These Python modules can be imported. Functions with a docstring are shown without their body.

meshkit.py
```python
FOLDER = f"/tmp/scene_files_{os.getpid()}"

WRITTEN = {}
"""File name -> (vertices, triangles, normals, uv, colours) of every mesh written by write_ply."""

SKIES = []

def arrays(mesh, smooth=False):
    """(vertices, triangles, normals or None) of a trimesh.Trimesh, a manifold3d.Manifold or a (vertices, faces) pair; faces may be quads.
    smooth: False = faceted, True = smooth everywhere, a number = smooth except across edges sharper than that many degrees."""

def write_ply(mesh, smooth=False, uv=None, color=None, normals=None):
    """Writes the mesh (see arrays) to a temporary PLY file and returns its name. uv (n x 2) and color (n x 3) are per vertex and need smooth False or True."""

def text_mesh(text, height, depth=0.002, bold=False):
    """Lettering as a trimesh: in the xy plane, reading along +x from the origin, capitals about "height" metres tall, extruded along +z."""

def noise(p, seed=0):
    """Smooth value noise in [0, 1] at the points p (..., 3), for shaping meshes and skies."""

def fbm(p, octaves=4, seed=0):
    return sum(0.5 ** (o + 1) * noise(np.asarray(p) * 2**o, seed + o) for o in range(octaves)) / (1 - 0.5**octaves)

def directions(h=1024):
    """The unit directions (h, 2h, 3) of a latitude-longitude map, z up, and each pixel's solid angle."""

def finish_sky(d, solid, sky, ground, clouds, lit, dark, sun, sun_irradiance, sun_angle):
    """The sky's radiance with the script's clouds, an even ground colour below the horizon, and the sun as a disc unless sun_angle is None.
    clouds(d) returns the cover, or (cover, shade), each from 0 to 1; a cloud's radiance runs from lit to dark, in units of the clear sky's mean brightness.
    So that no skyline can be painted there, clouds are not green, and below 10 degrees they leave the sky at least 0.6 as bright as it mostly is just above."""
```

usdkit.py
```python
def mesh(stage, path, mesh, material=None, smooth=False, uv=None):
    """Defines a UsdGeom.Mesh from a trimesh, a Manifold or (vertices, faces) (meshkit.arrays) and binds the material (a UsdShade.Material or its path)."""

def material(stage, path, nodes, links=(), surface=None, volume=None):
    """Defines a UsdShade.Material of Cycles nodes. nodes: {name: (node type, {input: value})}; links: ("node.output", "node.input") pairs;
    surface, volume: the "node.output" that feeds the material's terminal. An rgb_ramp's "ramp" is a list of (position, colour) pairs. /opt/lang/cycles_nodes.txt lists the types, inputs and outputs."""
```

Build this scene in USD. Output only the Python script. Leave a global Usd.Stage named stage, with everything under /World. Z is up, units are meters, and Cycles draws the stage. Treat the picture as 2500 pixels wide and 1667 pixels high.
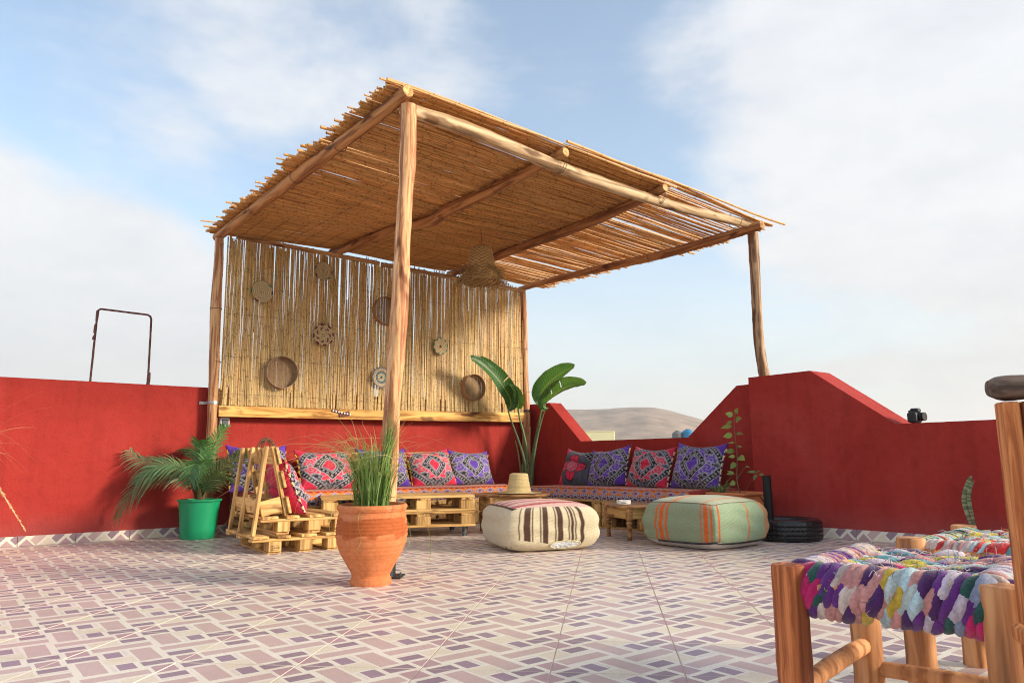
import math, random, zlib
import numpy as np
import trimesh, shapely
from shapely import affinity
from shapely.geometry import Polygon, box as sbox
from pxr import Usd, UsdGeom, UsdShade, UsdLux, Gf, Sdf, Vt
import usdkit, meshkit

stage = Usd.Stage.CreateInMemory()
UsdGeom.SetStageUpAxis(stage, UsdGeom.Tokens.z)
UsdGeom.SetStageMetersPerUnit(stage, 1.0)
world = UsdGeom.Xform.Define(stage, '/World')
stage.SetDefaultPrim(world.GetPrim())
UsdGeom.Scope.Define(stage, '/World/Looks')
RNG = np.random.default_rng(7)
HAZE = True
PI = math.pi

# ------------------------------------------------------------------ camera
CAM = np.array([-6.5134, -7.854, 0.70]); YAW, PITCH, ROLL = 0.9019, 0.1606, -0.0081
def camera_basis():
    f = np.array([math.cos(PITCH)*math.cos(YAW), math.cos(PITCH)*math.sin(YAW), math.sin(PITCH)])
    r = np.array([math.sin(YAW), -math.cos(YAW), 0]); u = np.cross(r, f)
    c, s = math.cos(ROLL), math.sin(ROLL)
    return c*r+s*u, -s*r+c*u, f
RIGHT, UP, FWD = camera_basis()
cam = UsdGeom.Camera.Define(stage, '/World/camera')
m = Gf.Matrix4d(*RIGHT, 0, *UP, 0, *(-FWD), 0, *CAM, 1)
cam.AddTransformOp().Set(m)
cam.CreateHorizontalApertureAttr(36.0); cam.CreateVerticalApertureAttr(24.0)
cam.CreateFocalLengthAttr(36.0*1805.67/2500)
cam.CreateClippingRangeAttr(Gf.Vec2f(0.05, 20000))
EXPOSURE = 0.64
cam.CreateExposureAttr(EXPOSURE)

# ------------------------------------------------------------------ sun and sky
SUN = np.array([0.74, -1.0, 0.42]); SUN = SUN/np.linalg.norm(SUN)
sun = UsdLux.DistantLight.Define(stage, '/World/sun')
sun.CreateIntensityAttr(0.94); sun.CreateAngleAttr(11.0); sun.CreateNormalizeAttr(True)
sun.CreateColorAttr(Gf.Vec3f(1.0, 0.87, 0.70))
zx = SUN; xx = np.cross([0, 0, 1], zx); xx /= np.linalg.norm(xx); yx = np.cross(zx, xx)
sun.AddTransformOp().Set(Gf.Matrix4d(*xx, 0, *yx, 0, *zx, 0, 0, 0, 30, 1))

def sky_material():
    el = math.asin(SUN[2]); rot = math.atan2(SUN[0], SUN[1])
    N = {'tc': ('texture_coordinate', {}),
         'sky': ('sky_texture', {'sky_type': 'single_scattering', 'sun_disc': False, 'sun_elevation': el, 'sun_rotation': rot,
                                 'air_density': 1.0, 'aerosol_density': 1.6, 'ozone_density': 1.0}),
         'map': ('mapping', {'scale': (1.0, 1.0, 2.2), 'location': (3.1, 1.7, 0.4)}),
         'big': ('noise_texture', {'scale': 2.3, 'detail': 7.0, 'roughness': 0.56, 'distortion': 0.25}),
         'fine': ('noise_texture', {'scale': 7.5, 'detail': 6.0, 'roughness': 0.6}),
         'bg': ('background_shader', {'strength': 0.13})}
    L = [('tc.generated', 'map.vector'), ('map.vector', 'big.vector'), ('map.vector', 'fine.vector')]
    # broad cloud masses: (direction, inner cosine, outer cosine, weight)
    blobs = [((0.13, 0.97, 0.08), 7, 17, 1.15), ((-0.10, 0.97, 0.16), 7, 18, 1.0), ((-0.35, 0.9, 0.15), 12, 30, 0.8),
             ((0.36, 0.78, 0.56), 4, 17, 0.50), ((0.50, 0.68, 0.60), 3, 13, 0.34),
             ((0.91, 0.31, 0.36), 8, 25, 0.80), ((0.97, 0.05, 0.35), 14, 40, 0.95), ((0.80, 0.38, 0.56), 6, 19, 0.50),
             ((0.72, 0.66, 0.20), 3, 10, 0.5), ((0.86, 0.5, 0.1), 6, 20, 0.5), ((0.66, 0.70, 0.12), 8, 22, 0.4),
             ((-0.8, 0.1, 0.5), 14, 45, 0.7), ((0.1, -0.9, 0.5), 14, 50, 0.7), ((0.0, 0.1, 1.0), 8, 40, 0.45)]
    last = None
    for i, (d, a, b, w) in enumerate(blobs):
        d = np.array(d)/np.linalg.norm(d)
        N[f'dot{i}'] = ('vector_math', {'math_type': 'dot_product', 'vector2': tuple(d)})
        L.append(('tc.generated', f'dot{i}.vector1'))
        N[f'mr{i}'] = ('map_range', {'range_type': 'smootherstep', 'from_min': math.cos(math.radians(b)), 'from_max': math.cos(math.radians(a)), 'to_min': 0.0, 'to_max': w, 'clamp': True})
        L.append((f'dot{i}.value', f'mr{i}.value'))
        if last is None: last = f'mr{i}.result'
        else:
            N[f'mx{i}'] = ('math', {'math_type': 'smoothmax', 'value3': 0.25}); L += [(last, f'mx{i}.value1'), (f'mr{i}.result', f'mx{i}.value2')]
            last = f'mx{i}.value'
    N['nb'] = ('math', {'math_type': 'multiply_add', 'value2': 2.5, 'value3': -1.2}); L.append(('big.fac', 'nb.value1'))
    N['nf'] = ('math', {'math_type': 'multiply_add', 'value2': 0.6, 'value3': -0.3}); L.append(('fine.fac', 'nf.value1'))
    N['s1'] = ('math', {'math_type': 'add'}); L += [(last, 's1.value1'), ('nb.value', 's1.value2')]
    N['s2'] = ('math', {'math_type': 'add'}); L += [('s1.value', 's2.value1'), ('nf.value', 's2.value2')]
    N['cov'] = ('map_range', {'range_type': 'smoothstep', 'from_min': 0.10, 'from_max': 0.95, 'to_min': 0.14, 'to_max': 0.93, 'clamp': True}); L.append(('s2.value', 'cov.value'))
    # cloud tone: brighter where thick and high, warm grey low down
    N['sep'] = ('separate_xyz', {}); L.append(('tc.generated', 'sep.vector'))
    N['tone'] = ('rgb_ramp', {'ramp': [(0.0, (3.75, 3.68, 3.62)), (0.12, (3.95, 3.92, 3.90)), (0.28, (4.5, 4.52, 4.55)), (0.5, (4.4, 4.52, 4.7)), (1.0, (4.0, 4.25, 4.6))]}); L.append(('sep.z', 'tone.fac'))
    N['tint'] = ('mix_color', {'blend_type': 'multiply', 'fac': 0.30}); L.append(('tone.color', 'tint.a'))
    N['shade'] = ('rgb_ramp', {'ramp': [(0.25, (0.72, 0.75, 0.80)), (0.6, (1.12, 1.10, 1.08))]}); L += [('fine.fac', 'shade.fac'), ('shade.color', 'tint.b')]
    N['skyc'] = ('mix_color', {'blend_type': 'multiply', 'fac': 1.0, 'b': (1.50, 1.52, 1.46), 'use_clamp': False}); L.append(('sky.color', 'skyc.a'))
    N['mixc'] = ('mix_color', {'blend_type': 'mix'}); N['veil'] = ('map_range', {'range_type': 'smoothstep', 'from_min': 0.0, 'from_max': 0.42, 'to_min': 0.88, 'to_max': 0.0, 'clamp': True}); L.append(('sep.z', 'veil.value'))
    N['cv'] = ('math', {'math_type': 'maximum'}); L += [('cov.result', 'cv.value1'), ('veil.result', 'cv.value2')]
    L += [('cv.value', 'mixc.fac'), ('skyc.result', 'mixc.a'), ('tint.result', 'mixc.b'), ('mixc.result', 'bg.color')]
    return usdkit.material(stage, '/World/Looks/sky', N, L, surface='bg.background')
sky = UsdLux.DomeLight.Define(stage, '/World/sky')
UsdShade.MaterialBindingAPI.Apply(sky.GetPrim()).Bind(sky_material())
sky.GetPrim().SetCustomDataByKey('kind', 'structure')

# ------------------------------------------------------------------ scene-writing helpers
counts = {}
def numbered(parent, name):
    k = (parent, name); n = counts.get(k, 0); counts[k] = n+1
    return f'{parent}/{name}' if n == 0 else f'{parent}/{name}_{n:03d}'
def tag(prim, label=None, cat=None, group=None, kind=None):
    for k, v in (('label', label), ('category', cat), ('group', group), ('kind', kind)):
        if v: prim.SetCustomDataByKey(k, v)
    return prim
def thing(name, label=None, cat=None, loc=(0, 0, 0), rz=0.0, group=None, kind=None):
    x = UsdGeom.Xform.Define(stage, numbered('/World', name))
    x.AddTranslateOp().Set(Gf.Vec3d(*map(float, loc)))
    if rz: x.AddRotateZOp().Set(float(rz))
    return tag(x.GetPrim(), label, cat, group, kind)
def holder(name, parent, label=None, loc=None, rz=0.0):
    x = UsdGeom.Xform.Define(stage, numbered(str(parent.GetPath()), name))
    if loc is not None: x.AddTranslateOp().Set(Gf.Vec3d(*map(float, loc)))
    if rz: x.AddRotateZOp().Set(float(rz))
    return tag(x.GetPrim(), label)
def put(name, parent, geo, mat, smooth=35, col=None, label=None, cat=None, group=None, kind=None):
    path = numbered('/World' if parent is None else str(parent.GetPath()), name)
    if isinstance(geo, B): geo, col = geo.mesh(), geo.colours()
    if isinstance(geo, trimesh.Trimesh): geo = (np.array(geo.vertices), np.array(geo.faces))
    v, f = geo
    if col is not None and smooth not in (True, False): smooth = True
    pm = usdkit.mesh(stage, path, (v, f), mat, smooth=smooth)
    if col is not None:
        UsdGeom.PrimvarsAPI(pm).CreatePrimvar('tint', Sdf.ValueTypeNames.Color3fArray, 'vertex').Set(Vt.Vec3fArray.FromNumpy(np.asarray(col, np.float32)))
    return tag(pm.GetPrim(), label, cat, group, kind)
class B:
    """Collects pieces of one mesh."""
    def __init__(s): s.v, s.f, s.c, s.n = [], [], [], 0
    def add(s, geo, col=None):
        if isinstance(geo, trimesh.Trimesh): geo = (np.array(geo.vertices), np.array(geo.faces))
        v, f = geo
        s.v.append(np.asarray(v, float)); s.f.append(np.asarray(f, int)+s.n); s.n += len(v)
        if col is not None:
            col = np.asarray(col, float)
            s.c.append(np.tile(col, (len(v), 1)) if col.ndim == 1 else col)
        return s
    def mesh(s): return np.vstack(s.v), np.vstack(s.f)
    def colours(s): return np.vstack(s.c) if s.c and sum(map(len, s.c)) == s.n else None
def quads(nu, nv, wrap_u=False, wrap_v=False):
    """Triangles of a grid with nu x nv points, index u*nv+v."""
    u = np.arange(nu if wrap_u else nu-1); v = np.arange(nv if wrap_v else nv-1)
    U, V = np.meshgrid(u, v, indexing='ij'); U, V = U.ravel(), V.ravel(); U1, V1 = (U+1) % nu, (V+1) % nv
    a, b, c, d = U*nv+V, U1*nv+V, U1*nv+V1, U*nv+V1
    return np.vstack([np.c_[a, b, c], np.c_[a, c, d]])
def tube(P, R, n=8, cap=True, rough=0.0, rng=None):
    P = np.asarray(P, float); k = len(P); R = np.broadcast_to(np.asarray(R, float), (k,))
    T = np.gradient(P, axis=0); T /= np.maximum(np.linalg.norm(T, axis=1, keepdims=True), 1e-9)
    a = np.array([0, 0, 1.0]) if abs(T[0, 2]) < 0.8 else np.array([1.0, 0, 0])
    N = np.zeros_like(P)
    for i in range(k):
        a = a-T[i]*(a@T[i]); a /= np.linalg.norm(a); N[i] = a
    Bn = np.cross(T, N); th = np.arange(n)*2*PI/n
    rr = R[:, None]*np.ones(n)
    if rough:
        rng = rng or RNG
        ph = rng.uniform(0, 9)
        q = np.stack([np.arange(k)[:, None]*0.35+0*th, np.cos(th)[None]*1.3+ph+0*R[:, None], np.sin(th)[None]*1.3+0*R[:, None]], -1)
        rr = rr*(1+rough*(meshkit.fbm(q*1.3, 3, int(ph*10))-0.5)*2)
    V = P[:, None]+rr[..., None]*(np.cos(th)[None, :, None]*N[:, None]+np.sin(th)[None, :, None]*Bn[:, None])
    V = V.reshape(-1, 3); F = quads(k, n, wrap_v=True)[:, ::-1]
    if cap:
        V = np.vstack([V, P[:1], P[-1:]]); i = np.arange(n); j = (i+1) % n
        F = np.vstack([F, np.c_[np.full(n, k*n), j, i][:, ::-1]*0+np.c_[np.full(n, k*n), j, i], np.c_[np.full(n, k*n+1), (k-1)*n+i, (k-1)*n+j]])
    return V, F
def spline(pts, n):
    pts = np.asarray(pts, float); k = len(pts)
    if k < 3: return pts[0]+(pts[-1]-pts[0])*np.linspace(0, 1, n)[:, None]
    d = np.r_[0, np.cumsum(np.linalg.norm(np.diff(pts, axis=0), axis=1)**0.5+1e-9)]
    from scipy.interpolate import CubicSpline
    return CubicSpline(d, pts)(np.linspace(0, d[-1], n))
def lathe(prof, n=48):
    """prof: (r, z) pairs from bottom to top along the outside."""
    prof = np.asarray(prof, float); k = len(prof); th = np.arange(n)*2*PI/n
    V = np.stack([prof[:, :1]*np.cos(th), prof[:, :1]*np.sin(th), prof[:, 1:]+0*th], -1).reshape(-1, 3)
    return V, quads(k, n, wrap_v=True)[:, ::-1]
def bx(sx, sy, sz, at=(0, 0, 0), R=None, chamfer=0.004):
    """A box with chamfered long edges, centred at at."""
    c = min(chamfer, sx/4, sy/4, sz/4); hx, hy, hz = sx/2, sy/2, sz/2
    pts = []
    for X in (-1, 1):
        for Y in (-1, 1):
            for Z in (-1, 1):
                pts += [(X*hx, Y*(hy-c), Z*(hz-c)), (X*(hx-c), Y*hy, Z*(hz-c)), (X*(hx-c), Y*(hy-c), Z*hz)]
    h = trimesh.convex.convex_hull(np.array(pts)); v = np.array(h.vertices)
    if R is not None: v = v@np.asarray(R).T
    return v+np.asarray(at), np.array(h.faces)
def rot(axis, deg):
    a = math.radians(deg); c, s = math.cos(a), math.sin(a)
    return np.array({'x': [[1, 0, 0], [0, c, -s], [0, s, c]], 'y': [[c, 0, s], [0, 1, 0], [-s, 0, c]], 'z': [[c, -s, 0], [s, c, 0], [0, 0, 1]]}[axis])
def bar(a, b, w, t, up=(0, 0, 1), chamfer=0.003):
    """A rectangular bar from a to b, w wide (sideways) and t thick (along up)."""
    a, b = np.asarray(a, float), np.asarray(b, float); d = b-a; L = np.linalg.norm(d); d /= L
    s = np.cross(up, d); s /= np.linalg.norm(s); u = np.cross(d, s)
    return bx(L, w, t, (a+b)/2, np.stack([d, s, u], 1), chamfer)
def ribbon(P, W, side, fold=0.0):
    """A leaf-like strip along P with half widths W, edges pushed up by fold."""
    P = np.asarray(P, float); W = np.asarray(W, float); T = np.gradient(P, axis=0); T /= np.linalg.norm(T, axis=1, keepdims=True)
    S = np.cross(T, np.broadcast_to(side, P.shape)); S /= np.maximum(np.linalg.norm(S, axis=1, keepdims=True), 1e-9); U = np.cross(S, T)
    V = np.stack([P-S*W[:, None]+U*(fold*W)[:, None], P, P+S*W[:, None]+U*(fold*W)[:, None]], 1).reshape(-1, 3)
    return V, quads(len(P), 3)
def sphere(n=10, k=7):
    th = np.linspace(0, PI, k); ph = np.arange(n)*2*PI/n
    V = np.stack([np.sin(th)[:, None]*np.cos(ph), np.sin(th)[:, None]*np.sin(ph), np.cos(th)[:, None]+0*ph], -1).reshape(-1, 3)
    return V, quads(k, n, wrap_v=True)
SPH = sphere(); SPHS = sphere(7, 5)
# ------------------------------------------------------------------ materials
def srgb(r, g, b):
    c = np.array([r, g, b])/255.0
    return tuple(np.where(c <= 0.04045, c/12.92, ((c+0.055)/1.055)**2.4))
def mul(c, k): return tuple(float(min(x*k, 1.0)) for x in c)
LOOK = {}
def rough_mat(name, c, rough=0.7, var=0.15, scale=6.0, bump=0.15, bscale=60.0, dist=0.004, spec=0.3, ring=None, c2=None, coat=0.0, per_object=0.0, metal=0.0):
    """Plain surface: large tone variation and fine relief, in the object's own coordinates."""
    c2 = c2 or mul(c, 1-2*var)
    N = {'tc': ('texture_coordinate', {}), 'n': ('noise_texture', {'scale': scale, 'detail': 6.0, 'roughness': 0.6}),
         'r': ('rgb_ramp', {'ramp': [(0.3, c2), (0.7, mul(c, 1+var*0.5))]}),
         'b': ('noise_texture', {'scale': bscale, 'detail': 5.0, 'roughness': 0.65}),
         'bump': ('bump', {'strength': bump, 'distance': dist}),
         'p': ('principled_bsdf', {'roughness': rough, 'specular_ior_level': spec, 'coat_weight': coat, 'metallic': metal})}
    L = [('tc.object', 'n.vector'), ('tc.object', 'b.vector'), ('n.fac', 'r.fac'), ('b.fac', 'bump.height'), ('bump.normal', 'p.normal')]
    src = 'r.color'
    if per_object:
        N['oi'] = ('object_info', {}); N['pr'] = ('map_range', {'from_min': 0.0, 'from_max': 1.0, 'to_min': 1-per_object, 'to_max': 1+per_object*0.6})
        N['pc'] = ('combine_xyz', {}); N['pm'] = ('mix_color', {'blend_type': 'multiply', 'fac': 1.0})
        L += [('oi.random', 'pr.value')]+[('pr.result', f'pc.{a}') for a in 'xyz']+[(src, 'pm.a'), ('pc.vector', 'pm.b')]
        src = 'pm.result'
    L.append((src, 'p.base_color'))
    LOOK[name] = usdkit.material(stage, f'/World/Looks/{name}', N, L, surface='p.BSDF')
    return LOOK[name]
def wood_mat(name, c1, c2, axis='x', stretch=0.06, scale=38.0, rough=0.65, bump=0.35, per_object=0.18, dark=(0.05, 0.03, 0.02), knots=True):
    """Grain stretched along one axis of the object; random tone per piece; a few dark knots and checks."""
    sc = [1.0, 1.0, 1.0]; sc['xyz'.index(axis)] = stretch
    ks = [1.0, 1.0, 1.0]; ks['xyz'.index(axis)] = 0.35
    N = {'tc': ('texture_coordinate', {}), 'oi': ('object_info', {}), 'of': ('combine_xyz', {}), 'om': ('math', {'math_type': 'multiply', 'value2': 37.0}),
         'va': ('vector_math', {'math_type': 'add'}), 'm': ('mapping', {'scale': tuple(sc)}), 'km': ('mapping', {'scale': tuple(ks)}),
         'n': ('noise_texture', {'scale': scale, 'detail': 7.0, 'roughness': 0.6, 'distortion': 0.6}),
         'w': ('noise_texture', {'scale': 5.0, 'detail': 3.0}),
         'k': ('noise_texture', {'scale': 9.0, 'detail': 2.0}),
         'r': ('rgb_ramp', {'ramp': [(0.36, mul(c2, 0.55)), (0.46, c2), (0.55, c1), (0.68, mul(c1, 1.2))]}),
         'kr': ('rgb_ramp', {'ramp': [(0.62, (1, 1, 1)), (0.70, (0.35, 0.26, 0.2))]}),
         'wr': ('rgb_ramp', {'ramp': [(0.3, (0.80, 0.76, 0.72)), (0.7, (1.12, 1.1, 1.06))]}),
         'x1': ('mix_color', {'blend_type': 'multiply', 'fac': 1.0, 'use_clamp': False}), 'x2': ('mix_color', {'blend_type': 'multiply', 'fac': 1.0 if knots else 0.0}),
         'pr': ('map_range', {'from_min': 0.0, 'from_max': 1.0, 'to_min': 1-per_object, 'to_max': 1+per_object*0.7}), 'pc': ('combine_xyz', {}),
         'x3': ('mix_color', {'blend_type': 'multiply', 'fac': 1.0}),
         'bump': ('bump', {'strength': bump, 'distance': 0.003}), 'p': ('principled_bsdf', {'roughness': rough, 'specular_ior_level': 0.3})}
    L = [('oi.random', 'om.value1')]+[('om.value', f'of.{a}') for a in 'xyz']+[('tc.object', 'va.vector1'), ('of.vector', 'va.vector2'), ('va.vector', 'm.vector'), ('va.vector', 'km.vector'),
         ('m.vector', 'n.vector'), ('m.vector', 'w.vector'), ('km.vector', 'k.vector'), ('n.fac', 'r.fac'), ('k.fac', 'kr.fac'), ('w.fac', 'wr.fac'),
         ('r.color', 'x1.a'), ('wr.color', 'x1.b'), ('x1.result', 'x2.a'), ('kr.color', 'x2.b'), ('oi.random', 'pr.value')]
    L += [('pr.result', f'pc.{a}') for a in 'xyz']+[('x2.result', 'x3.a'), ('pc.vector', 'x3.b'), ('x3.result', 'p.base_color'), ('n.fac', 'bump.height'), ('bump.normal', 'p.normal')]
    LOOK[name] = usdkit.material(stage, f'/World/Looks/{name}', N, L, surface='p.BSDF')
    return LOOK[name]
def tint_mat(name, rough=0.8, var=0.2, scale=40.0, bump=0.2, bscale=300.0, dist=0.002, spec=0.3, sheen=0.0, leaf=0.0, coat=0.0, weave=None):
    """Printed or dyed colour from the mesh's own tint, with speckle and relief; leaf lets light through."""
    N = {'tc': ('texture_coordinate', {}), 'a': ('attribute', {'attribute': 'tint'}),
         'n': ('noise_texture', {'scale': scale, 'detail': 5.0, 'roughness': 0.65}),
         'r': ('rgb_ramp', {'ramp': [(0.3, (1-var,)*3), (0.7, (1+var*0.5,)*3)]}),
         'x': ('mix_color', {'blend_type': 'multiply', 'fac': 1.0, 'use_clamp': False}),
         'b': ('noise_texture', {'scale': bscale, 'detail': 3.0}), 'bump': ('bump', {'strength': bump, 'distance': dist}),
         'p': ('principled_bsdf', {'roughness': rough, 'specular_ior_level': spec, 'sheen_weight': sheen, 'coat_weight': coat, 'coat_roughness': 0.12})}
    L = [('tc.object', 'n.vector'), ('tc.object', 'b.vector'), ('n.fac', 'r.fac'), ('a.color', 'x.a'), ('r.color', 'x.b'), ('x.result', 'p.base_color'),
         ('b.fac', 'bump.height'), ('bump.normal', 'p.normal')]
    out = 'p.BSDF'
    if weave:
        N['b'] = ('wave_texture', {'wave_type': 'bands', 'bands_direction': weave[0], 'scale': weave[1], 'distortion': 2.5, 'detail': 2.0, 'detail_scale': 3.0})
    if leaf:
        N['t'] = ('translucent_bsdf', {}); N['tm'] = ('mix_color', {'blend_type': 'multiply', 'fac': 1.0, 'b': (1.3, 1.4, 0.5), 'use_clamp': False}); N['mx'] = ('mix_closure', {'fac': leaf})
        L += [('x.result', 'tm.a'), ('tm.result', 't.color'), ('p.BSDF', 'mx.closure1'), ('t.BSDF', 'mx.closure2')]
        out = 'mx.closure'
    LOOK[name] = usdkit.material(stage, f'/World/Looks/{name}', N, L, surface=out)
    return LOOK[name]
def floor_mat(name, rough, var, scale, bump, bscale, spec):
    """Glazed printed tile that has been walked on: speckle, dusty patches, a few brown smudges, uneven gloss."""
    N = {'tc': ('texture_coordinate', {}), 'g': ('geometry', {}), 'a': ('attribute', {'attribute': 'tint'}),
         'n': ('noise_texture', {'scale': scale, 'detail': 5.0, 'roughness': 0.65}), 'r': ('rgb_ramp', {'ramp': [(0.3, (1-var,)*3), (0.7, (1+var*0.5,)*3)]}),
         'd': ('noise_texture', {'scale': 1.6, 'detail': 6.0, 'roughness': 0.65}), 'dr': ('rgb_ramp', {'ramp': [(0.30, (0.84, 0.80, 0.76)), (0.52, (1, 1, 1))]}),
         's': ('noise_texture', {'scale': 5.5, 'detail': 7.0, 'roughness': 0.7}), 'sr': ('rgb_ramp', {'ramp': [(0.665, (1, 1, 1)), (0.72, (0.62, 0.52, 0.40))]}),
         'x': ('mix_color', {'blend_type': 'multiply', 'fac': 1.0, 'use_clamp': False}), 'x2': ('mix_color', {'blend_type': 'multiply', 'fac': 0.8}), 'x3': ('mix_color', {'blend_type': 'multiply', 'fac': 0.7}),
         'rr': ('map_range', {'from_min': 0.3, 'from_max': 0.7, 'to_min': rough+0.16, 'to_max': rough-0.08}),
         'b': ('noise_texture', {'scale': bscale, 'detail': 3.0}), 'bump': ('bump', {'strength': bump, 'distance': 0.002}), 'p': ('principled_bsdf', {'specular_ior_level': spec})}
    L = [('tc.object', 'n.vector'), ('tc.object', 'b.vector'), ('g.position', 'd.vector'), ('g.position', 's.vector'), ('n.fac', 'r.fac'), ('d.fac', 'dr.fac'), ('s.fac', 'sr.fac'),
         ('a.color', 'x.a'), ('r.color', 'x.b'), ('x.result', 'x2.a'), ('dr.color', 'x2.b'), ('x2.result', 'x3.a'), ('sr.color', 'x3.b'), ('x3.result', 'p.base_color'),
         ('d.fac', 'rr.value'), ('rr.result', 'p.roughness'), ('b.fac', 'bump.height'), ('bump.normal', 'p.normal')]
    LOOK[name] = usdkit.material(stage, f'/World/Looks/{name}', N, L, surface='p.BSDF')
def reed_mat(name, axis, c1, c2, leaf=0.0):
    """Dry cane: streaks along the cane, a dark ring at each joint, tone differs from cane to cane."""
    sc = [60.0, 60.0, 60.0]; sc['xyz'.index(axis)] = 2.5
    N = {'tc': ('texture_coordinate', {}), 'oi': ('object_info', {}), 'isl': ('geometry', {}), 'sum': ('math', {'math_type': 'add'}), 'fr': ('math', {'math_type': 'fraction'}),
         'm': ('mapping', {'scale': tuple(sc)}), 'n': ('noise_texture', {'scale': 1.0, 'detail': 4.0}),
         's': ('separate_xyz', {}), 'j': ('math', {'math_type': 'multiply_add', 'value2': 4.6}), 'jo': ('math', {'math_type': 'multiply', 'value2': 31.0}), 'jf': ('math', {'math_type': 'fraction'}),
         'jr': ('rgb_ramp', {'ramp': [(0.0, (0.38, 0.28, 0.2)), (0.045, (1, 1, 1)), (0.93, (1.0, 1.0, 1.0)), (1.0, (0.7, 0.6, 0.5))]}),
         'r': ('rgb_ramp', {'ramp': [(0.0, c2), (0.35, c1), (0.7, mul(c1, 0.85)), (0.9, mul(c2, 1.2)), (1.0, mul(c1, 1.15))]}),
         'nr': ('rgb_ramp', {'ramp': [(0.3, (0.68, 0.62, 0.56)), (0.65, (1.08, 1.07, 1.05))]}),
         'x1': ('mix_color', {'blend_type': 'multiply', 'fac': 1.0, 'use_clamp': False}), 'x2': ('mix_color', {'blend_type': 'multiply', 'fac': 1.0}),
         'p': ('principled_bsdf', {'roughness': 0.45, 'specular_ior_level': 0.4})}
    L = [('tc.object', 'm.vector'), ('m.vector', 'n.vector'), ('oi.random', 'sum.value1'), ('isl.random_per_island', 'sum.value2'), ('sum.value', 'fr.value1'),
         ('tc.object', 's.vector'), (f's.{axis}', 'j.value1'), ('fr.value', 'jo.value1'), ('jo.value', 'j.value3'), ('j.value', 'jf.value1'), ('jf.value', 'jr.fac'),
         ('fr.value', 'r.fac'), ('n.fac', 'nr.fac'), ('r.color', 'x1.a'), ('nr.color', 'x1.b'), ('x1.result', 'x2.a'), ('jr.color', 'x2.b'), ('x2.result', 'p.base_color')]
    out = 'p.BSDF'
    if leaf:
        N['t'] = ('translucent_bsdf', {}); N['mx'] = ('mix_closure', {'fac': leaf}); L += [('x2.result', 't.color'), ('p.BSDF', 'mx.closure1'), ('t.BSDF', 'mx.closure2')]; out = 'mx.closure'
    LOOK[name] = usdkit.material(stage, f'/World/Looks/{name}', N, L, surface=out)

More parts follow.
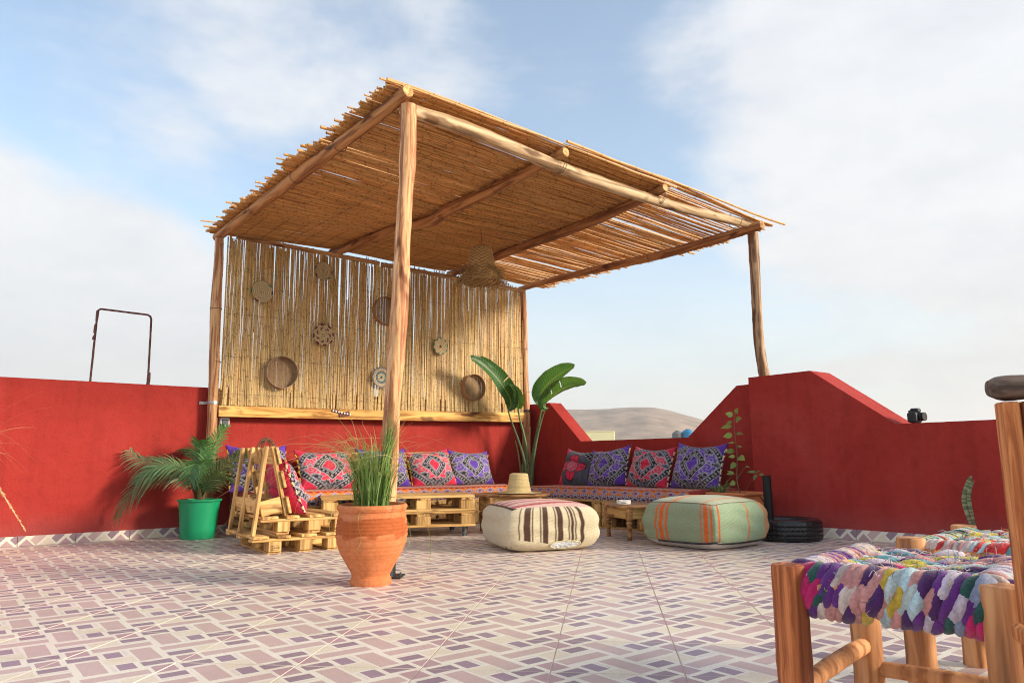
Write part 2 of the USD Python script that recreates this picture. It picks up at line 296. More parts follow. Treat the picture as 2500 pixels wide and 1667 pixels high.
RED = (0.345, 0.029, 0.022)
def plaster(name, c):
    N = {'tc': ('texture_coordinate', {}), 'n': ('noise_texture', {'scale': 0.9, 'detail': 8.0, 'roughness': 0.62, 'distortion': 0.8}),
         'r': ('rgb_ramp', {'ramp': [(0.30, mul(c, 0.84)), (0.5, c), (0.70, tuple(x*1.05+0.014 for x in c))]}),
         'n2': ('noise_texture', {'scale': 13.0, 'detail': 6.0, 'roughness': 0.7}), 'r2': ('rgb_ramp', {'ramp': [(0.30, (0.66, 0.58, 0.55)), (0.50, (1.0, 1.0, 1.0))]}),
         'x': ('mix_color', {'blend_type': 'multiply', 'fac': 0.42}),
         'sp': ('separate_xyz', {}), 'bz': ('map_range', {'from_min': 0.07, 'from_max': 0.30, 'to_min': 0.75, 'to_max': 0.0, 'clamp': True}), 'bn': ('noise_texture', {'scale': 4.0, 'detail': 6.0, 'roughness': 0.7}), 'bmu': ('math', {'math_type': 'multiply', 'use_clamp': True}),
         'dust': ('mix_color', {'blend_type': 'mix', 'b': tuple(x*0.75+0.075 for x in c)}), 'sm': ('mapping', {'scale': (3.0, 3.0, 0.28)}), 'sn': ('noise_texture', {'scale': 3.0, 'detail': 5.0}), 'sr': ('rgb_ramp', {'ramp': [(0.36, (0.74, 0.70, 0.68)), (0.50, (1, 1, 1)), (0.66, (1.0, 1.0, 1.0)), (0.74, (1.12, 1.25, 1.3))]}), 'xs': ('mix_color', {'blend_type': 'multiply', 'fac': 0.35, 'use_clamp': False}),
         'b1': ('noise_texture', {'scale': 55.0, 'detail': 6.0, 'roughness': 0.7}), 'b2': ('noise_texture', {'scale': 5.0, 'detail': 4.0}),
         'bm': ('math', {'math_type': 'multiply_add', 'value2': 2.0}),
         'bump': ('bump', {'strength': 0.8, 'distance': 0.009}), 'p': ('principled_bsdf', {'roughness': 0.75, 'specular_ior_level': 0.18})}
    L = [('tc.object', x+'.vector') for x in ('n', 'n2', 'b1', 'b2')]+[('n.fac', 'r.fac'), ('n2.fac', 'r2.fac'), ('r.color', 'x.a'), ('r2.color', 'x.b'), ('tc.object', 'sm.vector'), ('sm.vector', 'sn.vector'), ('sn.fac', 'sr.fac'), ('x.result', 'xs.a'), ('sr.color', 'xs.b'), ('tc.object', 'sp.vector'), ('sp.z', 'bz.value'), ('tc.object', 'bn.vector'), ('bz.result', 'bmu.value1'), ('bn.fac', 'bmu.value2'), ('bmu.value', 'dust.fac'), ('xs.result', 'dust.a'), ('dust.result', 'p.base_color'),
        ('b2.fac', 'bm.value1'), ('b1.fac', 'bm.value3'), ('bm.value', 'bump.height'), ('bump.normal', 'p.normal')]
    LOOK[name] = usdkit.material(stage, f'/World/Looks/{name}', N, L, surface='p.BSDF')
plaster('red_plaster', RED)
rough_mat('grout', (0.62, 0.47, 0.40), 0.85)
floor_mat('glazed_tile', rough=0.40, var=0.22, scale=210.0, bump=0.05, bscale=90.0, spec=0.38)
tint_mat('skirting_glaze', rough=0.3, var=0.2, scale=160.0, bump=0.03, spec=0.5)
wood_mat('log_z', (0.62, 0.38, 0.19), (0.40, 0.165, 0.075), 'z', 0.06, 34.0, bump=0.8, per_object=0.06)
wood_mat('log_grey', (0.40, 0.27, 0.16), (0.20, 0.11, 0.06), 'z', 0.05, 30.0, bump=0.6, per_object=0.06)
wood_mat('log_x', (0.58, 0.44, 0.27), (0.40, 0.26, 0.14), 'x', 0.05, 26.0, bump=0.5, per_object=0.05)
wood_mat('log_y', (0.46, 0.23, 0.085), (0.30, 0.125, 0.045), 'y', 0.05, 22.0, bump=0.6, per_object=0.08)
for ax in 'xyz':
    wood_mat('pine_'+ax, (0.66, 0.43, 0.17), (0.50, 0.29, 0.10), ax, 0.05, 30.0, bump=0.2, per_object=0.16)
wood_mat('plank', (0.64, 0.40, 0.12), (0.38, 0.17, 0.03), 'x', 0.10, 16.0, bump=0.15, per_object=0.0)
wood_mat('batten', (0.46, 0.28, 0.13), (0.34, 0.18, 0.08), 'x', 0.05, 30.0)
wood_mat('table_wood', (0.42, 0.22, 0.09), (0.28, 0.13, 0.05), 'x', 0.08, 24.0, per_object=0.08)
wood_mat('stool_wood', (0.64, 0.33, 0.15), (0.48, 0.21, 0.085), 'z', 0.08, 22.0, bump=0.25, per_object=0.10)
wood_mat('stool_dark', (0.56, 0.185, 0.06), (0.26, 0.07, 0.022), 'z', 0.05, 22.0, bump=0.35, per_object=0.0)
wood_mat('orange_wood', (0.56, 0.22, 0.075), (0.36, 0.11, 0.032), 'z', 0.06, 60.0, bump=1.0, per_object=0.08)
wood_mat('weathered', (0.15, 0.105, 0.085), (0.075, 0.05, 0.04), 'y', 0.1, 50.0, bump=0.7, per_object=0.0)
reed_mat('reed_roof', 'x', (0.88, 0.54, 0.195), (0.70, 0.39, 0.13), leaf=0.36)
reed_mat('reed_screen', 'z', (0.95, 0.78, 0.41), (0.82, 0.61, 0.29), leaf=0.42)
tint_mat('printed_cloth', rough=0.75, var=0.25, scale=300.0, bump=0.25, bscale=500.0, sheen=0.15)
tint_mat('wool', rough=0.95, var=0.22, scale=90.0, bump=0.6, dist=0.003, sheen=0.2, weave=('z', 95.0))
tint_mat('rag', rough=0.9, var=0.3, scale=120.0, bump=0.6, bscale=260.0, dist=0.003, sheen=0.3)
tint_mat('leaf', rough=0.45, var=0.25, scale=25.0, bump=0.1, bscale=60.0, leaf=0.25, spec=0.45)
tint_mat('dry_leaf', rough=0.7, var=0.2, scale=25.0, bump=0.1, leaf=0.15)
tint_mat('coil', rough=0.85, var=0.3, scale=160.0, bump=0.6, bscale=220.0, dist=0.003)
tint_mat('straw', rough=0.8, var=0.3, scale=140.0, bump=0.7, bscale=200.0, dist=0.004)
rough_mat('terracotta', (0.60, 0.20, 0.075), 0.6, 0.10, 7.0, 0.2, 80.0)
rough_mat('green_plastic', (0.006, 0.27, 0.115), 0.38, 0.06, 5.0, 0.05, 30.0, spec=0.45)
rough_mat('soil', (0.07, 0.045, 0.03), 0.95, 0.3, 30.0, 0.8, 50.0, dist=0.01)
rough_mat('black_rubber', (0.012, 0.012, 0.013), 0.27, 0.2, 20.0, 0.2, 60.0, spec=0.5)
rough_mat('black_paint', (0.006, 0.006, 0.007), 0.5, 0.2, 10.0, 0.3, 50.0)
rough_mat('dark_steel', (0.05, 0.055, 0.06), 0.45, 0.2, 20.0, 0.1, 80.0, metal=0.6)
rough_mat('galvanised', (0.45, 0.45, 0.45), 0.4, 0.2, 40.0, 0.1, 80.0, metal=0.9)
rough_mat('wire', (0.12, 0.075, 0.045), 0.6, 0.3, 60.0)
rough_mat('rust', (0.16, 0.075, 0.06), 0.85, 0.35, 30.0, 0.6, 90.0, c2=(0.09, 0.035, 0.03))
rough_mat('camera_black', (0.018, 0.021, 0.025), 0.5, 0.1, 40.0, 0.15, 400.0)
rough_mat('lens_black', (0.006, 0.006, 0.008), 0.25, 0.1, 40.0, 0.02)
rough_mat('white_ceramic', (0.75, 0.73, 0.70), 0.25, 0.04, 8.0, 0.02, spec=0.5)
rough_mat('white_plastic', (0.62, 0.64, 0.66), 0.45, 0.05, 8.0, 0.02)
rough_mat('grey_plastic', (0.10, 0.115, 0.125), 0.4, 0.1, 8.0, 0.02)
rough_mat('cream_paint', (0.88, 0.83, 0.50), 0.85, 0.05, 0.4, 0.1, 5.0)
rough_mat('house_wall', (0.62, 0.54, 0.44), 0.9, 0.1, 0.4, 0.2, 4.0)
rough_mat('tank_grey', (0.16, 0.17, 0.17), 0.55, 0.1, 2.0, 0.05)
rough_mat('tank_blue', (0.035, 0.22, 0.42), 0.5, 0.1, 2.0, 0.05)
rough_mat('earth', (0.36, 0.27, 0.19), 0.95, 0.25, 0.02, 0.2, 0.5)
rough_mat('hill_soil', (0.34, 0.24, 0.165), 0.95, 0.22, 0.045, 0.0, 0.2, c2=(0.14, 0.105, 0.075))
rough_mat('sieve_wood', (0.42, 0.22, 0.10), 0.55, 0.15, 20.0, 0.15)
rough_mat('tan_rim', (0.36, 0.23, 0.15), 0.6, 0.15, 20.0, 0.15)
rough_mat('tassel_yellow', (0.68, 0.42, 0.04), 0.9, 0.25, 80.0, 0.4, 200.0)
rough_mat('tassel_cream', (0.70, 0.60, 0.36), 0.9, 0.25, 80.0, 0.4, 200.0)
rough_mat('cord_maroon', (0.10, 0.012, 0.02), 0.9, 0.2, 80.0, 0.4, 200.0)
rough_mat('twig', (0.24, 0.13, 0.075), 0.8, 0.3, 40.0, 0.3, 90.0)
usdkit.material(stage, '/World/Looks/sieve_mesh', {'t': ('transparent_bsdf', {}), 'd': ('diffuse_bsdf', {'color': (0.30, 0.20, 0.13)}), 'mx': ('mix_closure', {'fac': 0.55})},
                [('t.BSDF', 'mx.closure1'), ('d.BSDF', 'mx.closure2')], surface='mx.closure')
LOOK['sieve_mesh'] = UsdShade.Material.Get(stage, '/World/Looks/sieve_mesh')
# ------------------------------------------------------------------ the setting
gv = np.array([(-2200, -2200, -7.2), (2200, -2200, -7.2), (2200, 2200, -7.2), (-2200, 2200, -7.2)], float)
put('ground', None, (gv, np.array([[0, 1, 2], [0, 2, 3]])), LOOK['earth'], False, kind='structure')

def make_hill():
    az = np.radians(np.linspace(8, 78, 150)); R = np.linspace(430, 1700, 70)
    elev = np.interp(np.degrees(az), [8, 20, 28, 33, 37.4, 39.5, 40.9, 42.5, 43.9, 45.7, 47.6, 50.8, 58, 66, 72, 78], [0, .25, .8, 1.8, 2.85, 3.58, 3.87, 3.91, 3.84, 3.78, 3.80, 3.83, 3.4, 2.0, .6, 0])
    k = np.ones(9)/9; elev = np.convolve(np.pad(elev, 4, 'edge'), k, 'valid')*0.5+elev*0.5
    A, Q = np.meshgrid(az, R, indexing='ij'); E = elev[:, None]
    x, y = CAM[0]+Q*np.cos(A), CAM[1]+Q*np.sin(A)
    t = np.clip((Q-430)/570, 0, 1); up = t*t*(3-2*t); dn = np.clip((Q-1000)/700, 0, 1); dn = 1-dn*dn*(3-2*dn)
    crest = 1000*np.tan(np.radians(E))+0.7+7.2
    n = meshkit.fbm(np.stack([x/150, y/150, 0*x], -1), 5, 3)-0.5
    z = -7.3+crest*up*dn*(1+0.35*n*(1-up)) + 9*n*up*np.clip((1000-Q)/300, 0, 1)*np.clip(E, 0, 1)
    z += (meshkit.fbm(np.stack([x/14, y/14, 0*x], -1), 3, 5)-0.5)*1.3*up*np.clip(E, 0, 1)
    put('hill', None, (np.stack([x, y, z], -1).reshape(-1, 3), quads(len(az), len(R))[:, ::-1]), LOOK['hill_soil'], True, kind='structure')
make_hill()

# terrace floor: square tiles laid diagonally, each printed with a patchwork of small rectangles
TILE, TPHI, TX, TY = 0.4422, 0.7800, -6.0443, -4.6214
CREAM, PINK, MAUVE, PURPLE, DARKP, BEIGE, PALE = (.78, .72, .61), (.56, .41, .38), (.46, .305, .32), (.33, .235, .29), (.30, .215, .255), (.72, .63, .50), (.70, .62, .56)
half = [(-.335, -.012, .065, .265, DARKP), (-.285, -.053, -.305, -.01, MAUVE), (-.30, -.012, -.565, -.385, DARKP), (-.31, -.07, .345, .985, PINK),
        (.012, .672, .705, .905, PINK), (.40, .58, -.31, -.03, PURPLE), (.352, .398, -.99, -.71, PALE), (-.30, -.012, -.635, -.60, PALE)]
rects = half+[(-b, -a, -d, -c, k) for a, b, c, d, k in half]+[(.345, .665, .36, .64, BEIGE), (.345, .665, -.655, -.35, BEIGE)]
PATCHES = []
for a_, b_, c_, d_, k_ in rects:
    for i_ in range(-3, 4):
        for j_ in range(-3, 4):
            P_ = Polygon([((x+i_+j_+y+i_-j_)/2, (x+i_+j_-y-i_+j_)/2) for x, y in ((a_, c_), (b_, c_), (b_, d_), (a_, d_))])
            if P_.intersects(sbox(0, 0, 1, 1)): PATCHES.append((P_, k_))
def tile_pattern(clip):
    """(polygon, colour) list in tile coordinates (s, t); clip is a polygon there."""
    out, used = [], []
    for P0, k in PATCHES:
        if not P0.intersects(clip): continue
        P = P0.intersection(clip)
        if P.area > 1e-5: out.append((P, k)); used.append(P)
    rest = clip.difference(shapely.union_all(used).buffer(1e-6))
    for g in getattr(rest, 'geoms', [rest]): out.append((g, CREAM))
    return out
def poly_tris(P):
    out = []
    for g in getattr(P, 'geoms', [P]):
        if g.geom_type == 'Polygon' and g.area > 1e-6: out.append(trimesh.creation.triangulate_polygon(g, engine='earcut'))
    return out
def printed_slab(clip, depth, shade=1.0):
    """One tile as (vertices s,t,z; faces; colours): printed face at z 0 and sides going down."""
    V, F, C, n = [], [], [], 0
    for P, k in tile_pattern(clip):
        for v, f in poly_tris(P):
            f = np.asarray(f)
            e = v[f]; ar = np.cross(e[:, 1]-e[:, 0], e[:, 2]-e[:, 0]); f = np.where((ar < 0)[:, None], f[:, ::-1], f)
            V.append(np.c_[v, np.zeros(len(v))]); F.append(f+n); C.append(np.tile(np.array(k)*shade, (len(v), 1))); n += len(v)
    ring = np.array(clip.exterior.coords)[:-1]
    if not clip.exterior.is_ccw: ring = ring[::-1]
    for i in range(len(ring)):
        a, b = ring[i], ring[(i+1) % len(ring)]
        V.append(np.array([(*a, 0), (*a, -depth), (*b, -depth), (*b, 0)])); F.append(np.array([[0, 1, 2], [0, 2, 3]])+n); C.append(np.tile(CREAM, (4, 1))); n += 4
    return np.vstack(V), np.vstack(F), np.vstack(C)
t1 = TILE*np.array([math.cos(TPHI), math.sin(TPHI)]); t2 = TILE*np.array([math.sin(TPHI), -math.cos(TPHI)])
def st_to_world(v):
    xy = np.array([TX, TY])+v[:, :1]*t1+v[:, 1:2]*t2
    return np.c_[xy, v[:, 2]]
full = sbox(0.006, 0.006, 0.994, 0.994)
FULL = printed_slab(full, 0.012)
X0, X1, Y0, Y1 = -13.0, 0.0, -12.5, 0.0
Minv = np.linalg.inv(np.stack([t1, t2], 1))
room = Polygon([tuple(Minv@(np.array(c)-[TX, TY])) for c in ((X0, Y0), (X1, Y0), (X1, Y1), (X0, Y1))])
def project(P):
    v = np.asarray(P, float)-CAM; z = v@FWD
    return np.stack([1250+1805.67*(v@RIGHT)/np.maximum(z, 1e-6), 833.5-1805.67*(v@UP)/np.maximum(z, 1e-6), z], -1)
floor = thing('terrace_floor', kind='structure')
put('floor_slab', floor, bx(X1-X0+0.6, Y1-Y0+0.6, 0.29, ((X0+X1)/2+0.2, (Y0+Y1)/2+0.2, -0.1415)), LOOK['grout'], False)
tiles = []
for i in range(-26, 22):
    for j in range(-26, 26):
        sq = affinity.translate(full, i, j)
        if not room.intersects(sq): continue
        q = st_to_world(np.array([(i, j, 0), (i+1, j, 0), (i+1, j+1, 0), (i, j+1, 0)], float)); s = project(q)
        seen = 0.0
        if s[:, 2].min() > 0.3 and s[:, 0].max() > 0 and s[:, 0].min() < 2500 and s[:, 1].min() < 1667:
            w = np.clip(s[:, :2], [0, 0], [2500, 1667]); seen = Polygon(w).convex_hull.area
        tiles.append((seen, i, j, room.contains(sq)))
tiles.sort(key=lambda t: -t[0])
far = B(); ntile = 0
trng = np.random.default_rng(3)
for seen, i, j, inside in tiles:
    if inside: v, f, c = FULL
    else:
        g = affinity.translate(full, i, j).intersection(room)
        if g.is_empty or g.geom_type != 'Polygon' or g.area < 1e-3: continue
        v, f, c = printed_slab(affinity.translate(g, -i, -j), 0.012)
    v = st_to_world(v+[i, j, 0]); v[:, 2] += trng.normal(0, 0.0004)+v[:, 0]*0+0.006
    c = c*(1+trng.normal(0, 0.022))*(1+trng.normal(0, 0.008, 3))
    if ntile < 300 and seen > 0: put('floor_tile', floor, (v, f), LOOK['glazed_tile'], False, c); ntile += 1
    else: far.add((v, f), c)
put('floor_tile_rest', floor, far, LOOK['glazed_tile'], False, kind='stuff')
# floor_slab top lies at -0.005, the tiles' faces at +0.006

# ---- red parapet walls
def wall_prism(profile, x0, x1):
    """profile: (y, z) outline seen from the terrace; extruded from x0 to x1."""
    P = Polygon(profile); m = trimesh.creation.extrude_polygon(P, abs(x1-x0), engine='earcut')
    v = np.array(m.vertices); v = np.c_[min(x0, x1)+v[:, 2], v[:, 0], v[:, 1]]
    return v, np.array(m.faces)
def refine_rough(v, f, edge, amp, seed, keep):
    """Subdivide and push a plastered surface about a little."""
    m = trimesh.Trimesh(v, f, process=True); v2, f2 = trimesh.remesh.subdivide_to_size(m.vertices, m.faces, edge)
    m = trimesh.Trimesh(v2, f2, process=True)
    n = meshkit.fbm(np.array(m.vertices)*1.7, 4, seed)-0.5
    off = np.zeros((len(m.vertices), 3)); off[:, keep] = n*amp
    return np.array(m.vertices)+off, np.array(m.faces)
SKH = 0.088
def skirting(parent, origin, along, out, length, offset=0.0):
    """Skirting tiles on a wall: strips cut from the same printed tiles."""
    n = int(math.ceil(length/TILE))+1
    for k in range(-1, n):
        a, b = max(0, k*TILE+offset), min(length, (k+1)*TILE+offset)
        if b-a < 0.02: continue
        lo, hi = (a-k*TILE-offset)/TILE+0.006, (b-k*TILE-offset)/TILE-0.006
        v, f, c = printed_slab(sbox(lo, 0.008, hi, SKH/TILE), 0.008, 1.0)
        w = np.asarray(origin)+((v[:, :1]*TILE)+k*TILE+offset)*np.asarray(along)+np.asarray(out)*(0.011+v[:, 2:3])+np.array([0, 0, 1.0])*(v[:, 1:2]*TILE+0.004)
        if np.dot(np.cross(along, (0, 0, 1)), out) < 0: f = f[:, ::-1]
        put('skirting_tile', parent, (w, f), LOOK['skirting_glaze'], False, c*(1+trng.normal(0, 0.02)))
wa = thing('parapet_wall', 'long straight red plastered parapet wall behind the palm and the reed screen', 'wall')
m1 = trimesh.creation.box((13.79, 0.22, 1.47+0.3)); m1.apply_translation((-13.79/2, 0.11, (1.47-0.3)/2))
v, f = refine_rough(np.array(m1.vertices), np.array(m1.faces), 0.16, 0.012, 11, 1); put('wall_body', wa, (v, f), LOOK['red_plaster'], 40)
skirting(wa, (-13.0, 0, 0), (1, 0, 0), (0, -1, 0), 13.0, 0.13)
wb = thing('parapet_wall', 'red parapet wall in shade with a notch cut down behind the right sofa', 'wall')
prof1 = [(0.0, -0.3), (0.0, 1.47), (-0.40, 1.47), (-0.995, 0.944), (-2.68, 0.942), (-3.33, 1.45), (-3.535, 1.452), (-3.535, -0.3)]
v, f = wall_prism(prof1, 0.001, 0.215); v, f = refine_rough(v, f, 0.18, 0.008, 12, 0); put('wall_body', wb, (v, f), LOOK['red_plaster'], 30)
skirting(wb, (0, 0, 0), (0, -1, 0), (-1, 0, 0), 3.53, 0.02)
wc = thing('parapet_wall', 'taller red parapet wall stepping forward, sloping down to the camera on it', 'wall')
prof2 = [(-3.536, -0.3), (-3.536, 1.508), (-4.20, 1.512), (-4.94, 0.986), (-11.5, 0.995), (-11.5, -0.3)]
v, f = wall_prism(prof2, -0.09, 0.26); v, f = refine_rough(v, f, 0.20, 0.008, 13, 0); put('wall_body', wc, (v, f), LOOK['red_plaster'], 30)
skirting(wc, (-0.09, -3.54, 0), (0, -1, 0), (-1, 0, 0), 7.9, 0.1)
# the house under the terrace
hb = thing('house', 'plastered house body under the roof terrace', 'building')
put('wall', hb, bx(13.55, 12.9, 6.88, (-6.4, -6.15, -0.32-3.44)), LOOK['house_wall'], False)

# ---- beyond the parapet: a pale yellow house and two water tanks on another roof
yh = thing('yellow_house', 'flat pale yellow house top seen over the notch in the red wall', 'building', (22.77+5.0*math.cos(math.radians(128)), 20.33+5.0*math.sin(math.radians(128)), 0), 45)
put('wall', yh, bx(8.0, 10.0, 9.4, (4.0, 0, 2.27-4.7), chamfer=0.02), LOOK['cream_paint'], False)
put('coping', yh, bx(8.02, 10.02, 0.03, (4.0, 0, 2.27+0.0151), chamfer=0.01), LOOK['cream_paint'], False)
nh = thing('far_house', 'low pale house roof carrying the two water tanks', 'building', (51.5, 38.5, 0), 37)
put('wall', nh, bx(8, 12, 9.0, (2, 0, 2.12-4.5)), LOOK['house_wall'], False)
def water_tank(name_label, at, mat, R, H):
    t = thing('water_tank', name_label, 'water tank', at)
    prof = [(0, 0), (R, 0)]
    for k in range(5):
        z = H*0.78*k/5; h = H*0.78/5; prof += [(R, z+h*0.2), (R*0.965, z+h*0.35), (R*0.965, z+h*0.65), (R, z+h*0.8)]
    prof += [(R, H*0.78), (R*0.72, H*0.90), (R*0.34, H*0.93)]
    put('tank_body', t, lathe(prof, 40), mat, 30)
    put('lid', t, lathe([(R*0.4, H*0.925), (R*0.41, H*0.985), (R*0.2, H), (0, H)], 28), mat, 30)
    for k in range(8):
        a = k*PI/4+0.2
        put('rib', t, bar((R*1.01*math.cos(a), R*1.01*math.sin(a), H*0.55), (R*0.55*math.cos(a), R*0.55*math.sin(a), H*0.93), 0.06, 0.06, up=(math.cos(a), math.sin(a), 0.3)), mat, False)
water_tank('ribbed grey water tank on a far roof, beside the blue one', (49.45, 37.82, 2.13), LOOK['tank_grey'], 0.50, 1.32)
water_tank('ribbed bright blue water tank on a far roof, half hidden by the red wall', (50.15, 37.15, 2.13), LOOK['tank_blue'], 0.58, 1.46)

# ---- haze
if HAZE:
    hv = trimesh.creation.box((4800, 4800, 98)); hv.apply_translation((0, 0, -8.4+49))
    hm = usdkit.material(stage, '/World/Looks/haze', {'v': ('principled_volume', {'color': (0.93, 0.94, 0.97), 'density': 0.00036, 'anisotropy': 0.3})}, [], volume='v.volume')
    put('haze', None, hv, hm, False, kind='stuff')
# ------------------------------------------------------------------ pergola: logs, reed mats, reed screen
def log(name, parent, pts, radii, mat, n=14, seg=40, rough=0.10, label=None, seed=0):
    P = spline(pts, seg); t = np.linspace(0, 1, seg); R = np.interp(t, np.linspace(0, 1, len(radii)), radii); kr = np.random.default_rng(seed+400)
    for _ in range(5): R = R*(1+kr.uniform(0.02, 0.09)*np.exp(-((t-kr.random())/0.018)**2))
    return put(name, parent, tube(P, R, n, rough=rough, rng=np.random.default_rng(seed)), mat, 50, label=label)
pg = thing('pergola', 'log pergola of four crooked posts with beams shading the pallet sofas', 'pergola')
log('post', pg, [(-4.207, -3.68, 0.10), (-4.203, -3.68, 0.46), (-4.196, -3.68, 0.868), (-4.186, -3.68, 1.144), (-4.166, -3.68, 1.427), (-4.149, -3.68, 1.717), (-4.138, -3.68, 2.013), (-4.127, -3.68, 2.315), (-4.109, -3.68, 2.626), (-4.104, -3.68, 2.94), (-4.105, -3.68, 3.12)],
    [.047, .047, .051, .052, .053, .058, .053, .052, .050, .057, .056], LOOK['log_z'], 18, 60, 0.13, 'pale crooked post in front, foot hidden by the clay pot', 1)
log('post', pg, [(-4.21, -0.09, 0.0), (-4.231, -0.09, 0.55), (-4.242, -0.09, 0.98), (-4.249, -0.09, 1.42), (-4.261, -0.09, 1.867), (-4.272, -0.09, 2.32), (-4.27, -0.09, 2.69), (-4.275, -0.09, 3.03)],
    [.05, .049, .048, .049, .050, .055, .048, .043], LOOK['log_z'], 16, 50, 0.12, 'reddish post against the wall behind the palm', 2)
log('post', pg, [(-0.14, -0.09, 0.0), (-0.144, -0.09, 0.93), (-0.146, -0.09, 1.335), (-0.168, -0.09, 1.93), (-0.168, -0.09, 2.53), (-0.184, -0.09, 3.03)], [.058, .059, .059, .054, .049, .044], LOOK['log_z'], 16, 50, 0.10, 'post in the corner of the two walls', 3)
log('post', pg, [(0.10, -3.60, 1.49), (0.10, -3.595, 1.55), (0.10, -3.564, 1.82), (0.10, -3.56, 2.27), (0.10, -3.566, 2.73), (0.10, -3.566, 3.03)], [.053, .053, .050, .050, .054, .054], LOOK['log_grey'], 16, 50, 0.12, 'greyish post standing on top of the right wall', 4)
bc = [(-4.12, -3.62, 3.118), (-3.66, -3.62, 3.128), (-3.26, -3.62, 3.105), (-2.59, -3.62, 3.050), (-2.08, -3.62, 3.032), (-1.37, -3.62, 3.028), (-0.62, -3.62, 3.058), (0.16, -3.62, 3.105)]
log('front_beam', pg, bc, [.048, .052, .050, .050, .048, .046, .042, .040], LOOK['log_x'], 16, 70, 0.12, seed=5)
RAFT = [[(-4.15, -3.745, 3.186), (-4.168, -3.235, 3.158), (-4.186, -2.609, 3.145), (-4.213, -1.678, 3.125), (-4.234, -0.96, 3.104), (-4.262, 0.04, 3.078)],
        [(-2.693, -3.73, 3.138), (-2.733, -3.232, 3.095), (-2.773, -2.657, 3.07), (-2.81, -2.138, 3.052), (-2.822, -1.98, 3.022), (-2.845, -1.63, 3.060), (-2.91, -0.72, 3.10), (-2.957, 0.04, 3.125)],
        [(-1.484, -3.73, 3.118), (-1.463, -3.302, 3.09), (-1.432, -2.616, 3.073), (-1.403, -1.97, 3.09), (-1.365, -1.14, 3.105), (-1.316, 0.04, 3.118)],
        [(-0.02, -3.76, 3.050), (-0.042, -2.95, 3.028), (-0.06, -2.345, 3.03), (-0.091, -1.29, 3.07), (-0.128, 0.04, 3.085)]]
for k, (r, rad) in enumerate(zip(RAFT, ([.044, .050, .055, .050, .048], [.040, .048, .056, .050, .046], [.036, .046, .050, .046, .042], [.046, .050, .048, .042, .036]))):
    log('rafter', pg, r, rad, LOOK['log_y'], 14, 60, 0.10, seed=10+k)
# the sawn face of each rafter end stands a little proud
for r, rad in zip(RAFT[:3], (.042, .038, .034)):
    c = np.array(r[0]); d = (c-np.array(r[1])); d /= np.linalg.norm(d)
    put('rafter_end', pg, tube([c, c+d*0.008], [rad, rad*0.96], 14), LOOK['pine_y'], 40)
# wire loops lashing rafters to the beam
def loop(c, ax, ay, r, wr, name='wire_tie', parent=pg, turns=1.15, mat='wire', seg=26):
    t = np.linspace(0, 2*PI*turns, seg); c = np.asarray(c, float); ax = np.asarray(ax, float); ay = np.asarray(ay, float)
    drift = np.cross(ax, ay)*0.012
    P = c+r*np.cos(t)[:, None]*ax+r*np.sin(t)[:, None]*ay+drift*(t/(2*PI))[:, None]
    return put(name, parent, tube(P, wr, 4, cap=False), LOOK[mat], True)
for x, z in ((-2.69, 3.085), (-2.665, 3.085), (-1.48, 3.075), (-1.462, 3.075), (-4.10, 3.13), (-0.30, 3.085)):
    loop((x, -3.63, z), (0, 1, 0), (0, 0, 1), 0.083 if x > -4 else 0.09, 0.0032)
for x, y, z in ((-4.18, -2.75, 3.147), (-4.205, -1.95, 3.13), (-4.235, -1.0, 3.105), (-2.76, -2.9, 3.08), (-2.9, -0.9, 3.095), (-1.42, -2.3, 3.08), (-1.385, -1.5, 3.10), (-0.06, -2.3, 3.03), (-0.085, -1.4, 3.065)):
    loop((x, y, z), (1, 0, 0), (0, 0, 1), 0.058, 0.0025)
for c, r in (((-4.27, -0.09, 2.27), .058), ((-4.245, -0.09, 1.72), .053), ((-0.17, -0.09, 2.2), .056), ((-0.15, -0.09, 1.62), .058)):
    loop(c, (1, 0, 0), (0, 1, 0), r, 0.0028)
# steel straps that hold the wall posts, and the steel shoe of the front post
def strap(x, z, r, mat):
    b = B(); t = np.linspace(PI, 2*PI, 17)
    P = np.c_[x+r*np.cos(t), -0.09+r*np.sin(t), 0*t+z]; P = np.vstack([(x-r-0.055, -0.016, z), (x-r-0.004, -0.016, z), P, (x+r+0.004, -0.016, z), (x+r+0.055, -0.016, z)])
    inn = P+np.array([0, 0.004, 0]); hh = 0.015
    v = np.stack([P-[0, 0, hh], P+[0, 0, hh], inn+[0, 0, hh], inn-[0, 0, hh]], 1).reshape(-1, 3)
    b.add((v, quads(len(P), 4, wrap_v=True)))
    for s in (-1, 1): b.add(tube([(x+s*(r+0.038), -0.028, z), (x+s*(r+0.038), -0.012, z)], 0.009, 6))
    put('strap', pg, b, mat, False)
strap(-4.248, 1.31, 0.054, LOOK['galvanised']); strap(-0.147, 1.37, 0.062, LOOK['dark_steel'])
shoe = holder('post_shoe', pg)
put('sleeve', shoe, tube([(-4.207, -3.68, 0.0), (-4.207, -3.68, 0.115)], 0.054, 18), LOOK['dark_steel'], 40)
put('base_plate', shoe, bx(0.17, 0.17, 0.008, (-4.19, -3.68, 0.011), rot('z', -40)), LOOK['dark_steel'], False)
for dx, dy in ((0.06, -0.05), (0.085, -0.02)): put('bolt', shoe, tube([(-4.207+dx, -3.68+dy, 0.012), (-4.207+dx, -3.68+dy, 0.030)], 0.006, 6), LOOK['dark_steel'], False)

